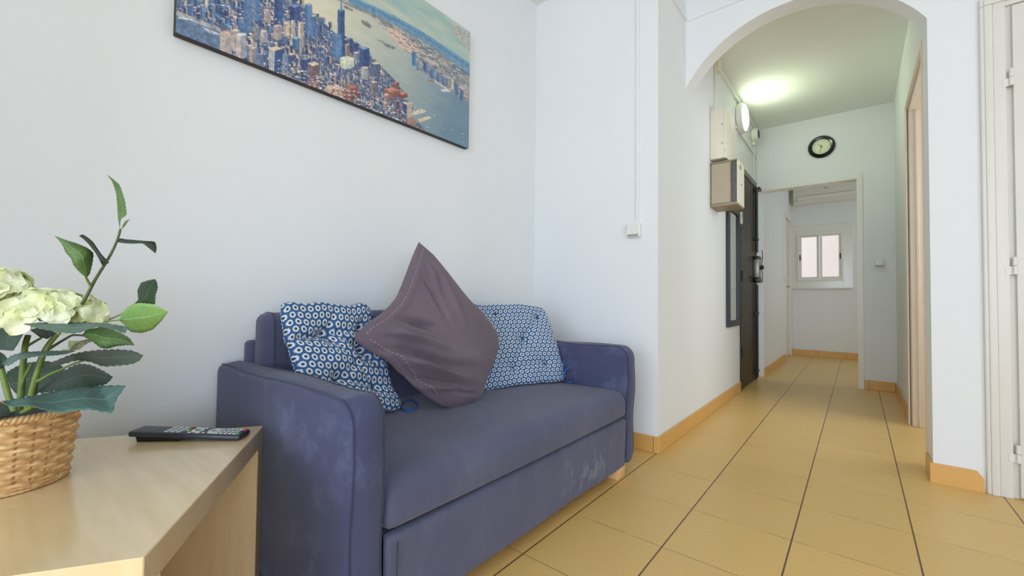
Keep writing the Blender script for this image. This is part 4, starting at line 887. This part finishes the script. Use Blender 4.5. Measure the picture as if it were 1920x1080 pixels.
# sky and water ground
t = np.clip(gx/NXp*1.25-.18, 0, 1); IM[:] = lerp((222, 210, 174), (92, 126, 150), np.clip(t**1.7+(.5-gz/NZp)*.35*(t > .3), 0, 1))
IM[:] = IM*(1-.25*np.clip((N2-.4)*2, 0, 1)[..., None])+np.array((120, 156, 160))*.25*np.clip((N2-.4)*2, 0, 1)[..., None]
IM *= (1+.08*(N3-.5))[..., None]
# far land beyond the river, haze bands, upper sky
land = [(900, -400), (1060, 0), (1160, 50), (1260, 92), (1340, 150), (1385, 215), (1440, 285), (1510, 330), (1512, 370), (1560, 420), (1610, 455), (1660, 488), (1740, 548), (1860, 625), (1960, 650), (1960, -400)]
r = inside(land)
if r:
    s, ins = r; col = lerp((158, 150, 140), (92, 108, 128), np.clip((N3[s]-.3)*2.2, 0, 1)); col *= (.8+.45*NZ1[s])[..., None]; IM[s][ins] = col[ins]
paint([(1340, 150), (1385, 215), (1440, 285), (1520, 325), (1580, 300), (1500, 240), (1420, 180)], (206, 170, 152), .12)
for k in range(260):
    u = rng.uniform(0, 1); x = 1300+u*540; y0 = 60+u*330; y = y0+rng.uniform(20, 230)*(.5+u*.6); L_ = rng.uniform(8, 40); c = rng.choice(3, p=[.4, .35, .25])
    if y < 150+ (x-1340)*1.0+20: paint([(x, y), (x+L_, y+L_*.55), (x+L_, y+L_*.55+4), (x, y+4)], ((206, 196, 186), (70, 92, 122), (112, 118, 120))[c])
sky = [(1000, -400), (1130, -30), (1250, 22), (1400, 95), (1560, 190), (1700, 285), (1870, 405), (1960, 420), (1960, -400)]
r = inside(sky)
if r:
    s, ins = r; f = np.clip((N2[s]-.3)*2, 0, 1); col = lerp((150, 178, 170), (188, 192, 172), f); col = col*(1-.5*np.clip((N4[s]-.5)*3, 0, 1)[..., None])+np.array((104, 166, 172))*.5*np.clip((N4[s]-.5)*3, 0, 1)[..., None]; IM[s][ins] = col[ins]
for a, c in ((0, (92, 142, 176)), (14, (70, 128, 178)), (30, (96, 140, 168))):
    P = [(1130, -30+a), (1250, 22+a), (1400, 92+a), (1560, 180+a), (1700, 272+a), (1870, 388+a)]; paint(P+[(x, y+17+(x-1130)*.03) for x, y in P[::-1]], c, .15)
paint([(1740, 150), (1790, 160), (1900, 230), (1900, 330), (1830, 290), (1780, 220)], (164, 166, 156), .2)
# islands and piers on the river
for P in ([(1095, 30), (1120, 36), (1165, 62), (1150, 68), (1105, 48)], [(1205, 118), (1240, 128), (1275, 160), (1260, 172), (1215, 146)], [(1335, 255), (1380, 268), (1420, 288), (1400, 296), (1350, 278)], [(1300, 236), (1345, 250), (1350, 258), (1310, 246)]): paint(P, (126, 128, 128), .3)
# towers on the far shore
for x, y0, y1, w, c in ((1512, 305, 390, 26, (56, 108, 156)), (1580, 370, 425, 22, (50, 84, 140)), (1622, 410, 468, 26, (62, 104, 150)), (1540, 380, 420, 16, (84, 116, 146)), (1660, 440, 492, 18, (70, 96, 136)), (1690, 455, 515, 20, (64, 100, 150)), (1715, 470, 520, 16, (92, 110, 130)), (1745, 465, 530, 16, (172, 160, 140)), (1770, 500, 570, 24, (72, 100, 140)), (1800, 540, 600, 22, (66, 92, 130))):
    paint([(x, y0), (x+w, y0+8), (x+w, y1+10), (x, y1)], c, .2); paint([(x+w*.6, y0+4), (x+w, y0+8), (x+w, y1+10), (x+w*.6, y1+6)], np.array(c)*1.25, .2)
paint([(1650, 480), (1745, 545), (1740, 552), (1645, 490)], (196, 180, 164), .1); paint([(1680, 538), (1720, 532), (1745, 548), (1700, 552)], (196, 200, 196)); paint([(1606, 478), (1650, 486), (1640, 494), (1606, 486)], (150, 110, 96))
# island city ground
shore = [(700, -420), (760, 0), (800, 10), (860, 30), (900, 66), (960, 112), (1010, 162), (1050, 200), (1110, 220), (1200, 268), (1255, 322), (1330, 400), (1400, 470), (1440, 520), (1488, 578), (1440, 586), (1500, 610), (1516, 660), (1490, 690), (1545, 730), (1600, 790), (1620, 830), (1500, 800), (0, 260), (0, -420)]
r = inside(shore)
if r:
    s, ins = r; col = lerp((62, 84, 128), (150, 140, 140), np.clip((NZ1[s]-.45)*3, 0, 1)); IM[s][ins] = col[ins]
paint([(60, 60), (110, 80), (360, 190), (360, 330), (60, 200)], (84, 112, 152), .25); paint([(60, 60), (110, 66), (370, 170), (370, 196), (100, 92), (60, 84)], (150, 150, 156), .3)
paint([(110, 100), (190, 116), (190, 122), (110, 112)], (196, 204, 206), .4); paint([(250, 160), (360, 200), (358, 212), (300, 200)], (178, 180, 190), .3)
sp = np.array(shore[1:19]); 
def in_city(x, y):
    lim = np.interp(x, [0, 760, 860, 900, 1010, 1110, 1255, 1400, 1500, 1600], [-400, -40, 20, 60, 160, 215, 322, 470, 590, 780]); return y > lim+6
BL_ = [(70, 104, 160), (58, 88, 146), (86, 122, 170), (48, 72, 124)]; BE = [(198, 178, 160), (176, 160, 152), (214, 198, 178), (160, 148, 150), (190, 160, 142)]
def block(x, y, w, h, roof, left, right, k=.5):
    """a small tower: lit right face, shaded left face, roof; y is its foot"""
    a, b = w*k, w*(1-k); e = w*.22
    paint([(x, y-h), (x+a, y-h+e), (x+a, y+e), (x, y)], left, .22, (2, .86) if w > 14 else None); paint([(x+a, y-h+e), (x+w, y-h+e*.3), (x+w, y+e*.3), (x+a, y+e)], right, .2, (2, .9) if w > 14 else None)
    paint([(x, y-h), (x+b, y-h-e*.6), (x+w, y-h+e*.3), (x+a, y-h+e)], roof, .2)
items = []
for k in range(1900):
    x = rng.uniform(110, 1520); yb = 205+(x-90)*.392; y = rng.uniform(-40, yb-4)
    if not in_city(x, y) or (x < 365 and y > 60+(x-100)*.42): continue
    f = np.clip((x-300)/1100, 0, 1); near = np.clip((y-(yb-330))/330, 0, 1); w = rng.uniform(12, 30)*(1.25-.65*f); h = w*rng.uniform(.4, 2.4 if rng.random() < .55 else 1.0)*(1.2-.5*f)
    blue = rng.random() < .62-.42*f*near; roof = BE[rng.integers(5)] if not blue or rng.random() < .5 else BL_[2]
    if rng.random() < .16*f: roof = (200, 128, 104)
    lf = np.array(BL_[rng.integers(4)])*(.8 if not blue else .9); rt = np.array(BL_[rng.integers(4)])*1.1 if blue else np.array(BE[rng.integers(5)])*.92
    items.append((y, x, w, h, np.array(roof)*(1.0+.15*rng.random()), lf, rt))
for y, x, w, h, a, b, c in sorted(items, key=lambda q: q[0]): block(x, y, w, h, a, b, c)
# the tall towers that stand out
DK, MB_, LB, BG, BW = (44, 70, 132), (70, 112, 168), (104, 144, 186), (206, 188, 166), (128, 104, 108)
for (x, y, w, h, ro, le, ri) in sorted([
    (500, 185, 56, 300, LB, MB_, (84, 120, 168)), (560, 120, 40, 220, LB, (96, 124, 160), MB_), (686, 108, 52, 220, DK, DK, (52, 84, 150)), (780, 118, 62, 86, LB, (40, 62, 122), (50, 78, 146)), (870, 208, 42, 182, LB, MB_, (82, 126, 176)), (905, 205, 34, 112, BG, (92, 124, 168), MB_),
    (786, 262, 26, 140, (150, 190, 180), BG, (184, 160, 140)), (828, 285, 36, 150, BG, (214, 198, 180), (170, 150, 140)), (794, 292, 46, 66, (120, 184, 178), (56, 92, 150), MB_), (740, 215, 40, 80, BG, (176, 150, 136), (198, 180, 162)), (625, 130, 36, 74, BG, (190, 160, 140), (160, 150, 156)), (680, 232, 52, 80, BG, (178, 152, 142), (150, 136, 146)),
    (602, 250, 44, 66, BG, (176, 172, 168), (138, 142, 158)), (560, 232, 40, 70, LB, (150, 132, 132), (116, 124, 152)), (1066, 330, 42, 272, LB, (54, 96, 158), (44, 78, 138)), (1030, 340, 60, 132, LB, MB_, (84, 128, 180)), (1112, 330, 26, 66, BG, (176, 150, 138), BW), (1122, 310, 36, 78, MB_, (86, 104, 140), DK), (1154, 325, 36, 68, MB_, (70, 92, 136), DK), (1196, 392, 60, 106, LB, (52, 86, 148), (42, 68, 128)), (1160, 360, 40, 46, BG, (144, 150, 164), (110, 122, 150)),
    (1270, 450, 50, 72, BG, (88, 100, 128), (72, 92, 130)), (1204, 470, 46, 66, BG, (178, 172, 164), (146, 152, 160)), (1080, 398, 84, 52, (214, 220, 196), (204, 212, 186), (186, 200, 180)), (360, 320, 72, 130, (206, 150, 122), (198, 180, 170), (172, 160, 160)), (430, 300, 50, 120, BG, (184, 170, 166), (160, 150, 158)), (456, 342, 62, 138, (222, 224, 222), (202, 188, 178), (150, 150, 166)), (520, 350, 50, 80, BG, (104, 126, 164), (84, 112, 158)),
    (536, 372, 46, 88, BG, (188, 162, 152), (128, 128, 146)), (580, 388, 44, 66, LB, (106, 124, 156), (80, 104, 150)), (652, 425, 84, 138, (214, 180, 146), (176, 178, 186), (46, 78, 142)), (735, 432, 34, 110, LB, (120, 136, 162), (104, 124, 160)), (846, 482, 50, 132, (128, 150, 172), (42, 70, 136), (48, 74, 134)), (884, 520, 76, 140, BG, (132, 104, 112), (112, 88, 100)), (990, 578, 112, 58, (214, 186, 160), (196, 152, 126), (186, 148, 132)), (1106, 588, 86, 74, (170, 104, 92), (150, 92, 86), (128, 78, 78)),
    (1262, 566, 44, 76, BG, (150, 126, 126), (108, 108, 128)), (1345, 575, 90, 40, (204, 120, 98), (162, 92, 82), (146, 86, 80)), (1400, 560, 34, 66, (172, 120, 106), (150, 92, 84), (122, 74, 72)), (1430, 580, 56, 22, (204, 110, 90), (140, 70, 62), (130, 66, 60)), (1342, 650, 34, 84, BG, (168, 136, 130), (128, 108, 114)), (1402, 690, 36, 84, (150, 130, 130), (112, 92, 104), (84, 74, 96)), (1458, 700, 52, 82, BG, (44, 74, 138), (186, 160, 146)), (1500, 240, 4, 4, LB, LB, LB)], key=lambda q: q[1]):
    block(x, y, w, h, ro, le, ri, .42)
paint([(1084, 60), (1087, -60), (1090, -60), (1092, 60)], (90, 112, 150))
for k in range(420):
    x = rng.uniform(700, 1480); yb = 205+(x-90)*.392; y = yb-rng.uniform(6, 90)
    if in_city(x, y): w = rng.uniform(5, 16); paint([(x, y), (x+w, y+w*.3), (x+w*.8, y+w*.7), (x-w*.2, y+w*.4)], ((232, 226, 214), (56, 58, 82), (196, 132, 108), (150, 176, 190))[rng.integers(4)])
paint([(1520, 668), (1570, 652), (1596, 664), (1586, 676), (1530, 690), (1508, 688)], (206, 196, 176), .15); paint([(1545, 716), (1612, 696), (1630, 708), (1562, 734)], (210, 186, 156), .08); paint([(1470, 720), (1505, 702), (1545, 724), (1530, 750), (1490, 740)], (150, 112, 104), .25); paint([(1480, 735), (1530, 750), (1600, 790), (1615, 800), (1540, 785), (1470, 750)], (126, 120, 120), .4)
for x, y in ((1640, 690), (1700, 770), (1750, 775), (1810, 800), (1680, 730), (1720, 860), (1600, 760), (1815, 850)): paint([(x, y), (x+10, y+4), (x+9, y+7), (x, y+3)], (200, 206, 208))
blur = IM.copy(); blur[1:-1, 1:-1] = .5*IM[1:-1, 1:-1]+.125*(IM[:-2, 1:-1]+IM[2:, 1:-1]+IM[1:-1, :-2]+IM[1:-1, 2:]); g_ = blur.mean(2, keepdims=True); IM = np.clip((g_+(blur-g_)*.78)*1.02+10, 0, 255)
c = IM/255.0; c = np.where(c <= .04045, c/12.92, ((c+.055)/1.055)**2.4)
cv = thing('canvas_print', (XL, (ky0+ky1)/2, kz0), 'canvas print of an aerial city view with a river hanging above the sofa', 'canvas')
ys, zs = np.linspace(ky0, ky1, NXp), np.linspace(kz0, kz1, NZp); Gc = np.zeros((NZp, NXp, 3)); Gc[..., 0] = KX; Gc[..., 1] = ys[None, :]; Gc[..., 2] = zs[:, None]
mt = NT('canvas_print_ink'); at_ = mt.add('ShaderNodeVertexColor', layer_name='print'); mt.col(at_.outputs['Color']); mt.set(Roughness=.55); mt.bump(mt.noise(mt.pos(), 700, 1), .08, .001)
m = MB(); m.grid(Gc); pr = m.build('printed_face', mt.m, cv, None, colors=np.c_[c.reshape(-1, 3), np.ones(NXp*NZp)], fixn=False)
m = MB(); m.box(XL+.0008, KX-.0004, ky0, ky1, kz0, kz1, .003, 2); m.build('canvas_edge', MCANV, cv, 40)
# ------------------------------------------------------------------ light: balcony and back window daylight, corridor lamp, three added area lights at invented openings
W = bpy.data.worlds.new('World'); SC.world = W; W.use_nodes = True; bg = W.node_tree.nodes['Background']; bg.inputs[0].default_value = (.80, .90, 1.0, 1); bg.inputs[1].default_value = WORLD_E
def area(name, loc, rot, sx, sy, e, c):
    l = bpy.data.lights.new(name, 'AREA'); l.shape = 'RECTANGLE'; l.size, l.size_y, l.energy, l.color = sx, sy, e, c
    o = bpy.data.objects.new(name, l); COL.objects.link(o); o.location = loc; o.rotation_euler = rot; return o
area('daylight_balcony_window', ((LW[0]+LW[1])/2, YB-.02, (LW[2]+LW[3])/2), (-PI/2*-1, 0, 0), LW[1]-LW[0], LW[3]-LW[2], WIN_E, WIN_C)
area('added_light_right', (XX-.01, (RW[0]+RW[1])/2, (RW[2]+RW[3])/2), (0, PI/2, 0), RW[3]-RW[2], RW[1]-RW[0], RIGHT_E, (.585, .745, 1.0))  # added source with no known window, brightens the sofa wall from the right
area('added_light_side_room', (1.59, 3.75, 1.55), (0, PI/2, 0), 1.3, 1.4, SIDE_E, (.95, .95, .92))  # added in the unseen side room to brighten the corridor
area('added_light_back_room', (1.59, 6.6, 1.55), (0, PI/2, 0), 1.3, 1.4, BACK_E, (.95, .96, .86))  # added out of view to lift the dim back room, no window known there
SC.view_settings.view_transform = 'Standard'; SC.view_settings.look = 'None'; SC.view_settings.gamma = 1.0; SC.view_settings.exposure = EXPO; SC.view_settings.use_curve_mapping = False
SC.cycles.max_bounces = 12; SC.cycles.diffuse_bounces = 8; SC.cycles.use_denoising = True; SC.cycles.sample_clamp_indirect = 4.0; SC.cycles.caustics_reflective = False; SC.cycles.caustics_refractive = False
